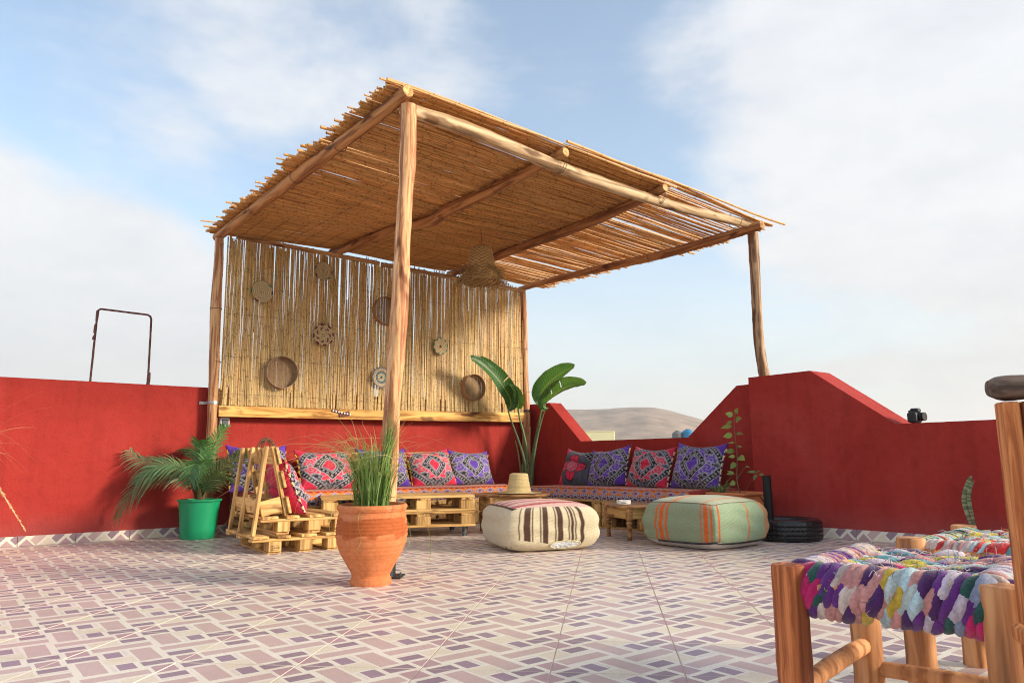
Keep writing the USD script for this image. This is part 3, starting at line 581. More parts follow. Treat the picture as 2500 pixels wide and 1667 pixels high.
# ---- reed roof mats
raft_i = [np.array(r) for r in RAFT]
def roof_z(x, y):
    zs = np.array([np.interp(y, r[:, 1], r[:, 2]) for r in raft_i]); xs = np.array([np.interp(y, r[:, 1], r[:, 0]) for r in raft_i])
    return np.interp(x, xs, zs)+0.052
def cane(P, r0, r1, n=6):
    k = len(P); R = np.linspace(r0, r1, k)
    return tube(P, R, n)
def roof_mat(label, xa, xb, y0, y1, spacing, lift, seed, jag, cap, sparse=None):
    rng = np.random.default_rng(seed)
    t = thing('reed_roof_mat', label, 'reed mat', group='reed mats on the pergola roof')
    y = y0; k = 0; rest = B()
    while y < y1:
        d = rng.uniform(0.0085, 0.0130)
        gap = 0.0
        if rng.random() < 0.12: gap = rng.uniform(0.003, 0.012)
        x0 = xa-0.028*(y+3.7)-abs(rng.normal(0, jag))+0.02*math.sin(y*5+seed); x1 = xb+abs(rng.normal(0, jag))+0.03*math.sin(y*4)
        if rng.random() < 0.05: x0 -= rng.uniform(0.02, 0.08)
        n = 12; xs = np.linspace(x0, x1, n); tilt = rng.normal(0, 0.007); bow = rng.normal(0, 0.008)
        ys = y+d+tilt*(xs-(xa+xb)/2)+bow*np.sin((xs-x0)*1.1+rng.uniform(0, 6))
        zs = np.array([roof_z(a, b) for a, b in zip(xs, ys)])+lift+d+rng.normal(0, 0.0035)+0.006*np.sin(xs*2.3+seed)+rng.normal(0, 0.0025, n)
        zs[xs < -4.25] -= 0.06*(-4.25-xs[xs < -4.25]); flip = rng.random() < 0.5
        g = cane(np.c_[xs, ys, zs], d*(1.1 if flip else 0.75), d*(0.75 if flip else 1.1))
        if k < cap: put('reed', t, g, LOOK['reed_roof'], 50)
        else: rest.add(g)
        k += 1
        y += 2*d*rng.uniform(0.88, 1.02)+gap
        if sparse: y += rng.exponential(sparse)
    if rest.n: put('reed_rest', t, rest, LOOK['reed_roof'], 50, kind='stuff')
    for x in np.arange(xa+0.75, xb-0.1, 0.88):      # wire stitching across the reeds
        ys = np.linspace(y0+0.02, y1-0.02, 120); zz = np.array([roof_z(x, b) for b in ys])+lift+0.010+0.0105*np.sin(np.arange(120)*2.1)
        put('stitching_wire', t, tube(np.c_[x+0.01*np.sin(ys*3), ys, zz-0.010], 0.0016, 3, cap=False), LOOK['wire'], True)
    return t
roof_mat('thick reed mat on the left and middle of the pergola roof', -4.23, -1.35, -3.72, 0.06, 0, 0.0, 21, 0.04, 140)
roof_mat('second layer of reeds lying on top of the left roof mat', -4.21, -1.45, -3.70, 0.05, 0, 0.026, 22, 0.045, 60, sparse=0.006)
roof_mat('thin gappy reed mat on the right end of the pergola roof', -2.60, 0.30, -3.74, 0.04, 0, 0.028, 23, 0.05, 250, sparse=0.006)

# ---- reed screen hanging behind the sofa
sc = thing('reed_screen', 'upright reed screen closing the back of the pergola above the red wall', 'reed screen')
rng = np.random.default_rng(31)
x = -4.19; k = 0; rest = B()
topz = lambda x: 3.075+(x+4.13)/3.96*(-0.045)
while x < -0.21:
    d = rng.uniform(0.006, 0.0095); gap = 0.0; q = rng.random()
    if q < 0.09: gap = rng.uniform(0.002, 0.007)
    if q < 0.02: gap = rng.uniform(0.006, 0.012)
    lean = rng.normal(0, 0.0045)+0.010*math.sin(x*2.1); z0 = 1.30+rng.uniform(-0.02, 0.0); z1 = topz(x)+rng.uniform(-0.03, 0.035)
    if x > -2.6: z1 += rng.uniform(0, 0.05)
    if q < 0.08: z0 = 1.44+rng.uniform(0, 0.05)
    zs = np.linspace(z0, z1, 9); u = (zs-z0)/(z1-z0)
    xs = x+d+lean*u*1.6+rng.normal(0, 0.004)*np.sin(u*PI*rng.uniform(1, 2.2))+rng.normal(0, 0.0008, 9); ys = -0.105+rng.normal(0, 0.004)+rng.normal(0, 0.002, 9)
    if x < -4.1: xs += 0.055*u
    g = cane(np.c_[xs, ys, zs], d*1.05, d*0.85)
    if k < 270: put('reed', sc, g, LOOK['reed_screen'], 50)
    else: rest.add(g)
    k += 1; x += 2*d*rng.uniform(0.84, 0.99)+gap
x = -4.185
while x < -0.22:                                    # second row behind, with breaks that leave slits of sky
    d = rng.uniform(0.006, 0.009); z0, z1 = 1.32, topz(x)+rng.uniform(-0.06, 0.02)
    if rng.random() < 0.15: z0 = rng.uniform(1.5, 2.2)
    if rng.random() < 0.11: z1 = rng.uniform(2.1, 2.9)
    zs = np.linspace(z0, z1, 6); rest.add(cane(np.c_[x+d+rng.normal(0, .004)*np.linspace(-1, 1, 6)+rng.normal(0, .001, 6), np.full(6, -0.080), zs], d, d*.9))
    x += 2*d*rng.uniform(1.0, 1.25)+(rng.uniform(.01, .02) if rng.random() < .07 else 0)
x = -4.19
while x < -0.22:                                    # short second row along the plank
    d = rng.uniform(0.006, 0.009); z1 = 1.475+rng.uniform(-0.05, 0.03)-0.03*(x > -1.2)
    if rng.random() < 0.12: z1 -= 0.06
    rest.add(cane(np.c_[x+d+rng.normal(0, .003, 3), np.full(3, -0.064), [1.27, 1.37, z1]], d, d)); x += 2*d*rng.uniform(0.92, 1.12)
put('reed_rest', sc, rest, LOOK['reed_screen'], 50, kind='stuff')
put('top_batten', sc, bar((-4.10, -0.128, topz(-4.1)-0.004), (-2.42, -0.128, topz(-2.42)-0.004), 0.022, 0.048), LOOK['batten'], False)
put('top_batten', sc, bar((-2.40, -0.128, topz(-2.40)-0.010), (-0.17, -0.128, topz(-0.17)-0.010), 0.022, 0.050), LOOK['batten'], False)
put('bottom_plank', sc, bar((-4.20, -0.127, 1.226), (-2.33, -0.127, 1.243), 0.03, 0.112), LOOK['plank'], False)
put('bottom_plank', sc, bar((-2.325, -0.127, 1.243), (-0.215, -0.127, 1.280), 0.03, 0.122), LOOK['plank'], False)
for z in (1.78, 2.22, 2.68, 1.40):
    xs = np.linspace(-4.2, -0.2, 140); put('stitching_wire', sc, tube(np.c_[xs, np.full(140, -0.115)+0.004*np.sin(np.arange(140)*2.2), z+0.02*np.sin(xs*1.3)+0.02*(z-2)], 0.0014, 3, cap=False), LOOK['wire'], True)
# hardware screwed to the plank
hw = thing('door_bracket', 'small rusty bracket of bolts screwed onto the yellow plank', 'bracket', (-2.86, -0.147, 1.25))
put('plate', hw, bx(0.13, 0.012, 0.05, (0.03, 0, -0.012), rot('y', -12)), LOOK['rust'], False)
put('plate', hw, bx(0.09, 0.012, 0.03, (-0.075, 0, 0.018), rot('y', 10)), LOOK['rust'], False)
for k in range(7): put('bolt', hw, tube([(-0.11+k*0.034, 0.0, 0.022-k*0.006), (-0.11+k*0.034, -0.016, 0.022-k*0.006)], 0.009, 6), LOOK['galvanised'], False)

# ---- decorations on the screen
def coil_basket(label, x, z, r, paint, dish=0.012):
    t = thing('woven_plate', label, 'woven plate', (x, -0.135, z), group='woven plates on the reed screen')
    nr, na = 42, 110; rr = np.linspace(0.002, 1, nr); th = np.arange(na)*2*PI/na
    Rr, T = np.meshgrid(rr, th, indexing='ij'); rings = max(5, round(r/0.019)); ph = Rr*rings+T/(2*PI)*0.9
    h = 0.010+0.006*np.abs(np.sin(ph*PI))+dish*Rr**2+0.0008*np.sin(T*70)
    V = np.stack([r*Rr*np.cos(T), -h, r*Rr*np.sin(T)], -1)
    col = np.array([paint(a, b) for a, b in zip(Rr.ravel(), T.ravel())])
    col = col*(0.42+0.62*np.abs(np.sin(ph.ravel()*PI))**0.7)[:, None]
    F = quads(nr, na, wrap_v=True)
    back = V.copy().reshape(-1, 3); back[:, 1] = np.where(np.repeat(rr, na) > 0.97, back[:, 1], -0.003)
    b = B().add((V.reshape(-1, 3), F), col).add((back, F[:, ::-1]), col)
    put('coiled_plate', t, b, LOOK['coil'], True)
    put('hanging_loop', t, tube([(-0.02, -0.012, r*0.97), (0, -0.008, r*1.0+0.03), (0.02, -0.012, r*0.97)], 0.0025, 5), LOOK['twig'], True)
STRAW, GRN, MAR, YEL, BLU, TEA = (.58, .45, .25), (.04, .26, .15), (.20, .03, .05), (.56, .40, .08), (.09, .10, .22), (.05, .24, .26)
def rim(spec, inner=0.86, extra=None):
    def p(r, a):
        if r > inner:
            d = math.degrees(a) % 360
            for lo, hi, c in spec:
                if lo <= d <= hi: return c
        if extra:
            c = extra(r, a)
            if c: return c
        return STRAW
    return p
coil_basket('round straw plate with green, yellow and maroon patches, upper left of the screen', -3.824, 2.508, 0.119, rim([(165, 190, GRN), (195, 225, YEL), (228, 250, MAR), (35, 55, GRN), (-1, 12, MAR), (348, 361, MAR)]))
coil_basket('plain round straw plate hanging highest on the screen', -3.138, 2.84, 0.106, rim([(148, 168, (.05, .09, .11)), (172, 195, YEL), (200, 225, MAR), (300, 322, GRN), (350, 361, MAR), (0, 8, MAR)]))
chk = lambda r, a: MAR if (0.48 < r < 0.72 and math.sin(a*7+(1.6 if r > 0.6 else 0)) > 0.35) else None
coil_basket('straw plate chequered with maroon squares in two rings', -3.113, 2.111, 0.125, rim([(k*45-2, k*45+18, MAR) for k in range(8)], 0.84, chk))
coil_basket('small straw plate with green squares round its rim', -1.56, 2.122, 0.106, rim([(k*40, k*40+17, (.05, .24, .17)) for k in range(9)], 0.84, lambda r, a: (.22, .10, .08) if r < 0.16 else None))
coil_basket('striped straw plate in blue, teal and cream, half behind the front post', -2.377, 1.682, 0.122, lambda r, a: (BLU if 0.52 < r < 0.60 or 0.90 < r < 0.96 else TEA if 0.40 < r < 0.50 or r < 0.12 else (.30, .10, .16) if 0.74 < r < 0.78 else (.64, .55, .36)))
def sieve(label, x, z, r, depth, mat):
    t = thing('hand_sieve', label, 'sieve', (x, -0.118, z), group='sieves on the reed screen')
    o = []; 
    for rr, y in ((r, 0.0), (r, -depth), (r-0.006, -depth), (r-0.006, 0.0)): o.append((rr, y))
    v, f = lathe([(a, b) for a, b in o]+[o[0]], 72); v = np.c_[v[:, 0], v[:, 2], v[:, 1]]; put('hoop', t, (v, f[:, ::-1]), mat, 30)
    v, f = lathe([(r+0.004, -depth*0.34), (r+0.004, -depth*0.55), (r+0.0005, -depth*0.55), (r+0.0005, -depth*0.34), (r+0.004, -depth*0.34)], 72); v = np.c_[v[:, 0], v[:, 2], v[:, 1]]; put('outer_band', t, (v, f[:, ::-1]), mat, 30)
    v, f = lathe([(0.0, -0.012), (r-0.006, -0.012)], 72); v = np.c_[v[:, 0], v[:, 2], v[:, 1]]; put('sieve_mesh', t, (v, f[:, ::-1]), LOOK['sieve_mesh'], False)
sieve('large grey-brown sieve hanging low on the left of the screen', -3.578, 1.658, 0.172, 0.085, LOOK['tan_rim'])
sieve('brown wooden sieve high on the screen, cut by the front post', -2.331, 2.479, 0.170, 0.075, LOOK['sieve_wood'])
sieve('brown sieve hanging low behind the big plant leaf', -1.061, 1.636, 0.170, 0.075, LOOK['sieve_wood'])

# ---- straw lamp
lp = thing('pendant_lamp', 'straw lampshade with a frayed fringe hanging under the roof', 'lamp', (-2.13, -1.80, 2.53))
prof = [(0.205, 0.0), (0.19, 0.04), (0.165, 0.10), (0.150, 0.17), (0.135, 0.24), (0.122, 0.30), (0.108, 0.35), (0.085, 0.38), (0.04, 0.395), (0.0, 0.398)]
prof = np.array(spline(np.array(prof), 60)); prof[:, 0] = np.maximum(prof[:, 0], 0)
v, f = lathe(prof, 84)
th = np.arctan2(v[:, 1], v[:, 0]); w = np.sign(np.sin(th*14))*np.sin(v[:, 2]*2*PI/0.034+np.abs(((th*14/PI) % 1)-0.5)*5)
v = v*(1+0.03*w[:, None]*np.array([1, 1, 0])); c = np.array(STRAW)*np.array([.95, .75, .52])*(0.50+0.6*(w[:, None] > 0))
put('shade', lp, (v, f), LOOK['straw'], True, c)
rng = np.random.default_rng(41); fr = B()
for k in range(330):
    a = rng.uniform(0, 2*PI); r0 = rng.uniform(0.15, 0.205); z0 = np.interp(r0, [0.15, 0.205], [0.17, 0.0]); L = rng.uniform(0.07, 0.20)
    da = rng.normal(0, 0.35); P = [(r0*math.cos(a), r0*math.sin(a), z0)]
    for q in (0.35, 0.7, 1.0):
        aa = a+da*q; rr = r0+L*q*rng.uniform(0.35, 0.75); P.append((rr*math.cos(aa), rr*math.sin(aa), z0-L*q*rng.uniform(0.15, 0.75)))
    fr.add(tube(spline(P, 6), [0.0024]*5+[0.001], 3, cap=False), np.array(STRAW)*np.array([.85, .68, .48])*rng.uniform(0.6, 1.15))
put('fringe', lp, fr, LOOK['straw'], True, kind='stuff')
put('cord', lp, tube([(0, 0, 0.39), (0.004, 0.0, 0.48), (-0.002, 0, 0.57)], 0.003, 5), LOOK['wire'], True)
# ------------------------------------------------------------------ pallet furniture
prng = np.random.default_rng(51)
def pallet(t, o, yaw, L, W, boards, z, blocks_x=3, blocks_y=3, inset=0.0, lower=True):
    """Deck boards run along local x (length L); stringers across; blocks; bottom boards. o is the corner (0,0)."""
    R = rot('z', yaw); o = np.array([o[0], o[1], 0.0])
    def piece(name, sx, sy, sz, c, mat):
        c = np.array(c)+[0, 0, z]+prng.normal(0, 0.002, 3)*[1, 1, 0]
        R2 = rot('z', prng.normal(0, 0.25))
        x = holder_mesh(name, t, bx(sx, sy, sz, (0, 0, 0), R2, 0.003), o+R@c, yaw, mat)
    bt, bh = 0.022, 0.078
    for x in np.linspace(inset+0.0725, L-inset-0.0725, blocks_x):
        piece('stringer', 0.125, W, bt, (x, W/2, bt+bh+bt/2), LOOK['pine_y'])
        for y in np.linspace(0.05, W-0.05, blocks_y): piece('block', 0.135, 0.098, bh, (x, y, bt+bh/2), LOOK['pine_z'])
    if lower:
        for y in np.linspace(0.05, W-0.05, blocks_y): piece('bottom_board', L-2*inset, 0.098, bt, (L/2, y, bt/2), LOOK['pine_x'])
    for y, w in boards: piece('deck_board', L+prng.uniform(-0.008, 0.004), w, bt, (L/2+prng.normal(0, 0.004), y, 2*bt+bh+bt/2), LOOK['pine_x'])
def holder_mesh(name, parent, geo, at, yaw, mat, **k):
    """A mesh with its own placement, so that its grain follows its own axes."""
    p = put(name, parent, geo, mat, False, **k); x = UsdGeom.Xformable(p); x.AddTranslateOp().Set(Gf.Vec3d(*map(float, at)))
    if yaw: x.AddRotateZOp().Set(float(yaw))
    return p
deck5 = lambda W: [(0.06, 0.12), (W*0.27, 0.10), (W*0.5, 0.125), (W*0.73, 0.10), (W-0.06, 0.12)]

# coffee table of two pallets on castors
ct = thing('pallet_table', 'long coffee table of two stacked pallets on small castors', 'table')
for z in (0.098, 0.2425):
    pallet(ct, (-2.32-1.42*0.922, -1.965+1.42*0.387), -22.8, 1.42, 0.78, [(0.062, 0.12), (0.2, 0.10), (0.33, 0.10), (0.46, 0.10), (0.59, 0.10), (0.718, 0.12)], z, 4, 3)
Rt = rot('z', -22.8); ot = np.array([-2.32-1.42*0.922, -1.965+1.42*0.387, 0])
for lx, ly in ((1.33, 0.07), (0.1, 0.07), (1.33, 0.71), (0.1, 0.71)):
    c = ot+Rt@np.array([lx, ly, 0]); h = holder('castor', ct, loc=c, rz=20)
    put('wheel', h, tube([(0, -0.012, 0.031), (0, 0.012, 0.031)], 0.031, 18), LOOK['grey_plastic'], 40)
    put('fork', h, B().add(bx(0.05, 0.003, 0.062, (0.006, -0.016, 0.058))).add(bx(0.05, 0.003, 0.062, (0.006, 0.016, 0.058))).add(bx(0.055, 0.036, 0.004, (0.006, 0, 0.09))), LOOK['galvanised'], False)
    put('mounting_plate', h, bx(0.07, 0.06, 0.004, (0.006, 0, 0.0955)), LOOK['galvanised'], False)

# single pallet seat with a slatted A-frame back
ch = thing('pallet_chair', 'pallet seat with a slatted wooden A-frame back beside the palm', 'chair', (-4.47, -2.055, 0), -5)
def seat_pallet(z, x0, y0):
    W, L = 0.70, 0.92; R = rot('z', 90)       # deck boards run away from the viewer (local y)
    def piece(name, sx, sy, sz, c, mat): put(name, ch, bx(sx, sy, sz, np.array(c)+[x0, y0, z]+prng.normal(0, 0.0015, 3)*[1, 1, 0], None, 0.003), mat, False)
    for x in (0.175, 0.42, 0.645):
        piece('bottom_board', 0.10, L-0.06, 0.022, (x, L/2, 0.011), LOOK['pine_y'])
        for y in (0.08, 0.47, L-0.09): piece('block', 0.10, 0.135, 0.078, (x, y, 0.061), LOOK['pine_z'])
    for y in (0.07, 0.47, L-0.08): piece('stringer', W, 0.115, 0.022, (W/2, y, 0.111), LOOK['pine_x'])
    for x, w in ((0.065, 0.12), (0.245, 0.10), (0.44, 0.125), (0.635, 0.12)): piece('deck_board', w, L, 0.022, (x, L/2, 0.133), LOOK['pine_y'])
seat_pallet(0.0, 0.0, 0.0); seat_pallet(0.1445, 0.075, 0.04)
AP = np.array([0.125, 0, 0.835])
for y in (0.10, 0.52, 0.86):
    put('back_leg', ch, bar((0.022, y-0.01, 0.144), (AP[0]-0.025, y, AP[2]), 0.052, 0.026, up=(1, 0, 0.1)), LOOK['pine_z'], False)
    put('upright', ch, bar((0.275, y+0.012, 0.29), (AP[0]+0.018, y, AP[2]), 0.058, 0.026, up=(1, 0, 0.3)), LOOK['pine_z'], False)
fx = lambda z: 0.275+(AP[0]+0.018-0.275)*(z-0.29)/(AP[2]-0.29)
for z in (0.762, 0.575, 0.372):
    tilt = rot('y', -15); put('back_slat', ch, bx(0.022, 0.86, 0.135, (fx(z)+0.028, 0.485, z), tilt, 0.003), LOOK['pine_y'], False)
bxr = holder('trough', ch)                   # plank box between the legs
for s in (0, 1):
    put('side_board', bxr, bx(0.018, 0.78, 0.12, (0.065+s*0.165, 0.49, 0.362), rot('y', -10+s*(-6)), 0.003), LOOK['pine_y'], False)
put('end_board', bxr, bx(0.165, 0.018, 0.118, (0.148, 0.085, 0.362), rot('y', -13), 0.003), LOOK['pine_x'], False)
put('end_board', bxr, bx(0.165, 0.018, 0.118, (0.148, 0.895, 0.362), rot('y', -13), 0.003), LOOK['pine_x'], False)
put('bottom_board', bxr, bx(0.14, 0.78, 0.012, (0.165, 0.49, 0.308), None, 0.003), LOOK['pine_y'], False)
# burnt pallet stamp: a frame with digits, on the nearest block
st = B()
for a, b in (((0, 0), (0.056, 0)), ((0, 0.032), (0.056, 0.032)), ((0, 0), (0, 0.032)), ((0.056, 0), (0.056, 0.032)), ((0.013, 0), (0.013, 0.032))):
    st.add(bx(abs(b[0]-a[0])+0.002, 0.001, abs(b[1]-a[1])+0.002, ((a[0]+b[0])/2, 0, (a[1]+b[1])/2), chamfer=0.0003))
tm = meshkit.text_mesh('3/475', 0.013, 0.0008); v = np.array(tm.vertices); st.add((np.c_[v[:, 0]+0.016, -v[:, 2], v[:, 1]+0.009], np.array(tm.faces)))
sp = put('burnt_stamp', ch, st, LOOK['weathered'], False); UsdGeom.Xformable(sp).AddTranslateOp().Set(Gf.Vec3d(0.146, 0.0105, 0.038))

# L of two low pallet benches with mattresses
def bench(label, o, yaw, L, n):
    t = thing('pallet_bench', label, 'bench', group='pallet benches of the corner sofa'); R = rot('z', yaw)
    for z in (0.0, 0.1445):
        for k in range(n):
            c = np.array([o[0], o[1], 0])+R@np.array([k*L/n, 0, 0]); pallet(t, c, yaw, L/n-0.012, 0.80, deck5(0.80), z, 3, 3)
    return t
bench('pallet bench along the wall under the reed screen', (-4.02, -0.84), 0, 3.0, 3)
bench('pallet bench against the notched wall in the shade', (-0.84, -1.02), -90, 2.30, 2)

def kilim(s, q, L, seed, scale=0.11):
    """Woven stripes of ogees, zigzags and bars; s runs along the mattress, q across its cover from the front hem up and back (metres)."""
    col = np.tile(np.array([.42, .03, .02]), (len(s), 1))
    def band(lo, hi): return (q >= lo) & (q < hi)
    def paint(mask, c): col[mask] = c
    W, N, P, R, O, Y = (.52, .48, .48), (.07, .06, .13), (.17, .12, .30), (.36, .015, .04), (.62, .14, .03), (.62, .33, .06)
    a = np.abs(((s/scale) % 1)-0.5)*2                       # 0 at cell centre
    b1 = band(0.0, 0.045); h = np.abs((q-0.0225)/0.0225)
    paint(b1, N); paint(b1 & (np.abs(a-h*0.9) < 0.22), W); paint(b1 & (a < 0.16), R)
    b2 = band(0.045, 0.058); paint(b2, W); paint(b2 & (((s/0.03) % 1) < 0.5), P)
    b3 = band(0.058, 0.125); h = np.abs((q-0.0915)/0.0335)
    a3 = np.abs(((s/(scale*1.35)+0.3) % 1)-0.5)*2
    paint(b3, O); d = a3+h*0.95; paint(b3 & (d < 0.98), W); paint(b3 & (d < 0.88), P); paint(b3 & (d < 0.62), W); paint(b3 & (d < 0.46), N); paint(b3 & (d < 0.30), R)
    paint(b3 & (d > 1.25) & (d < 1.40), Y)
    q2 = q-0.125
    m = q2 >= 0; k = np.floor(q2/0.055).astype(int); fq = (q2/0.055) % 1
    z = np.abs(((s/0.075+0.31*k) % 1)-0.5)*2
    paint(m & (k % 3 == 0) & (np.abs(z-fq) < 0.22), O); paint(m & (k % 3 == 0) & (np.abs(z-fq) < 0.07), Y)
    paint(m & (k % 3 == 1) & (np.abs(z-0.5) < 0.16), W); paint(m & (k % 3 == 1) & (np.abs(z-0.5) < 0.08), P)
    paint(m & (k % 3 == 2) & ((np.abs(z-fq) < 0.12) | (np.abs(z-1+fq) < 0.12)), Y)
    return col
def mattress(label, o, yaw, L, D, z, H, seed):
    t_n = 30; prof = []
    for k in range(9): prof.append((0.012-0.022*math.sin(PI*k/8), 0.0+H*0.92*k/8))
    for a in np.linspace(0, 90, 5)[1:]: prof.append((0.03-0.03*math.cos(math.radians(a)), H*0.92+H*0.08*math.sin(math.radians(a))))
    for x in np.linspace(0.05, D-0.03, 22)[1:]: prof.append((x, H+0.004*math.sin(x*9)))
    prof += [(D, H*0.8), (D, 0.0)]
    prof = np.array(prof); arc = np.r_[0, np.cumsum(np.linalg.norm(np.diff(prof, axis=0), axis=1))]
    # finer across the patterned front
    ua = np.unique(np.r_[np.linspace(0, 0.17, 46), np.linspace(0.17, arc[-1], 70)]); pr = np.c_[np.interp(ua, arc, prof[:, 0]), np.interp(ua, arc, prof[:, 1])]
    xs = np.linspace(0, L, int(L/0.0075)); X, K = np.meshgrid(xs, np.arange(len(ua)), indexing='ij')
    n = meshkit.fbm(np.stack([X*3, pr[K, 0]*4, 0*X+seed], -1), 3, seed)-0.5
    V = np.stack([X, pr[K, 0]+0.012*n*(pr[K, 1] < H*0.9), pr[K, 1]+0.02*n*(pr[K, 1] > H*0.5)], -1)
    col = kilim(X.ravel(), ua[K].ravel()+0.004*n.ravel(), L, seed); F = quads(len(xs), len(ua))[:, ::-1]
    b = B().add((V.reshape(-1, 3), F), col)
    for i in (0, len(xs)-1):
        e = V[i]; c = e.mean(0); vv = np.vstack([e, c]); j = np.arange(len(e)-1); ff = np.c_[j, j+1, np.full(len(j), len(e))]
        b.add((vv, ff if i else ff[:, ::-1]), np.array([.40, .04, .03]))
    p = put('mattress', None, b, LOOK['printed_cloth'], True, label=label, cat='mattress', group='woven mattresses on the benches')
    x = UsdGeom.Xformable(p); x.AddTranslateOp().Set(Gf.Vec3d(o[0], o[1], z)); x.AddRotateZOp().Set(float(yaw))
mattress('orange and red woven mattress on the bench below the screen', (-4.02, -0.845), 0, 3.0, 0.78, 0.2895, 0.137, 1)
mattress('red woven mattress with white and dark edge on the shaded bench', (-0.845, -1.01), -90, 2.32, 0.78, 0.2895, 0.125, 2)

# ---- printed cushions
def cushion_print(u, v, base, seed, flower=False):
    """Printed batik: plain corners, dark dotted bands, scrolls on grey and a pointed medallion. u, v in -1..1."""
    grey, blk, wht = np.array([.050, .052, .072]), np.array([.008, .008, .012]), np.array([.34, .34, .39]); base = np.array(base); lite = base*1.0+0.02
    col = np.tile(grey, (len(u), 1)); x, y = np.abs(u), np.abs(v)
    hatch = (np.sin(u*95) > 0.2); col[hatch] = grey*1.7
    if flower:
        cx, cy = u+0.25, v+0.15; r = np.hypot(cx, cy); a = np.arctan2(cy, cx)
        pet = (r < 0.30+0.42*np.abs(np.cos(2*a))**1.2) & (r > 0.30); edge = (r < 0.34+0.45*np.abs(np.cos(2*a))**1.2) & (r > 0.27)
        col[edge] = blk; col[pet] = base; col[pet & (np.abs(np.sin(2*a*3)) < 0.12)] = blk
        col[(r < 0.27)] = wht; col[(r < 0.245)] = base; col[(r < 0.19)] = wht; col[(r < 0.17)] = base; col[(r < 0.12) & (np.cos(a*6) > 0.2)] = wht
        d = (u*0.75+v*0.66)
        m = (d > 0.55) & (d < 0.95); col[m] = blk; col[m & (np.sin(u*26)*np.sin(v*26) > 0.25)] = wht*0.8
        k = (x > 0.72) & (y > 0.62); col[k] = base
        return col
    sv = np.sin(19*u+2.6*np.sin(9*v))*np.sin(19*v+2.6*np.sin(9*u)); col[sv > 0.45] = blk*1.5; col[np.abs(sv) < 0.11] = wht*0.75
    # scroll petals: fans above and below, curls at the sides
    for sy in (1, -1):
        for sx in (1, -1):
            dx, dy = sx*u-0.06, sy*v-0.42
            r = np.hypot(dx*1.05, dy*1.15); a = np.arctan2(dy, dx); lob = 0.42+0.08*np.cos(a*7.0+0.6)
            m = (r < lob) & (dx > -0.04) & (r > 0.08); ed = m & ((np.abs(r-lob) < 0.035) | (np.abs(np.sin(a*3.5+r*4)) < 0.13)); col[m] = lite; col[ed] = wht
            dx, dy = sx*u-0.62, sy*v-0.20; r = np.hypot(dx, dy); a = np.arctan2(dy, dx); lob = 0.25+0.06*np.cos(5*a+1)
            m = r < lob; col[m] = lite; col[m & (np.abs(np.sin(r*24+a)) < 0.30)] = wht; col[(np.abs(r-lob) < 0.025)] = wht
    # medallion
    d = x/0.36+(y/0.52)**1.25; col[d < 1.55] = blk; col[(d < 1.55) & (d > 1.44)] = wht
    ring = (d < 1.40) & (d > 1.02); ang = np.arctan2(v/0.5, u/0.36); col[ring & (np.cos(ang*15) > 0.1) & (np.abs(d-1.2) < 0.11)] = wht*0.75
    col[d < 0.98] = wht; col[d < 0.86] = blk; col[d < 0.74] = wht; col[d < 0.62] = base
    # corner bands and corners
    e = x*0.86+y*0.80-0.10*np.cos((x-y)*2.2)
    band = (e > 0.93) & (e < 1.13); col[band] = blk; col[band & (np.abs(e-1.03) < 0.05) & (np.cos((x-y)*34) > -0.1)] = wht*0.85
    col[(np.abs(e-0.93) < 0.016) | (np.abs(e-1.13) < 0.016)] = wht
    col[e > 1.145] = base
    return col
CR, CP = (.56, .014, .06), (.10, .03, .36)
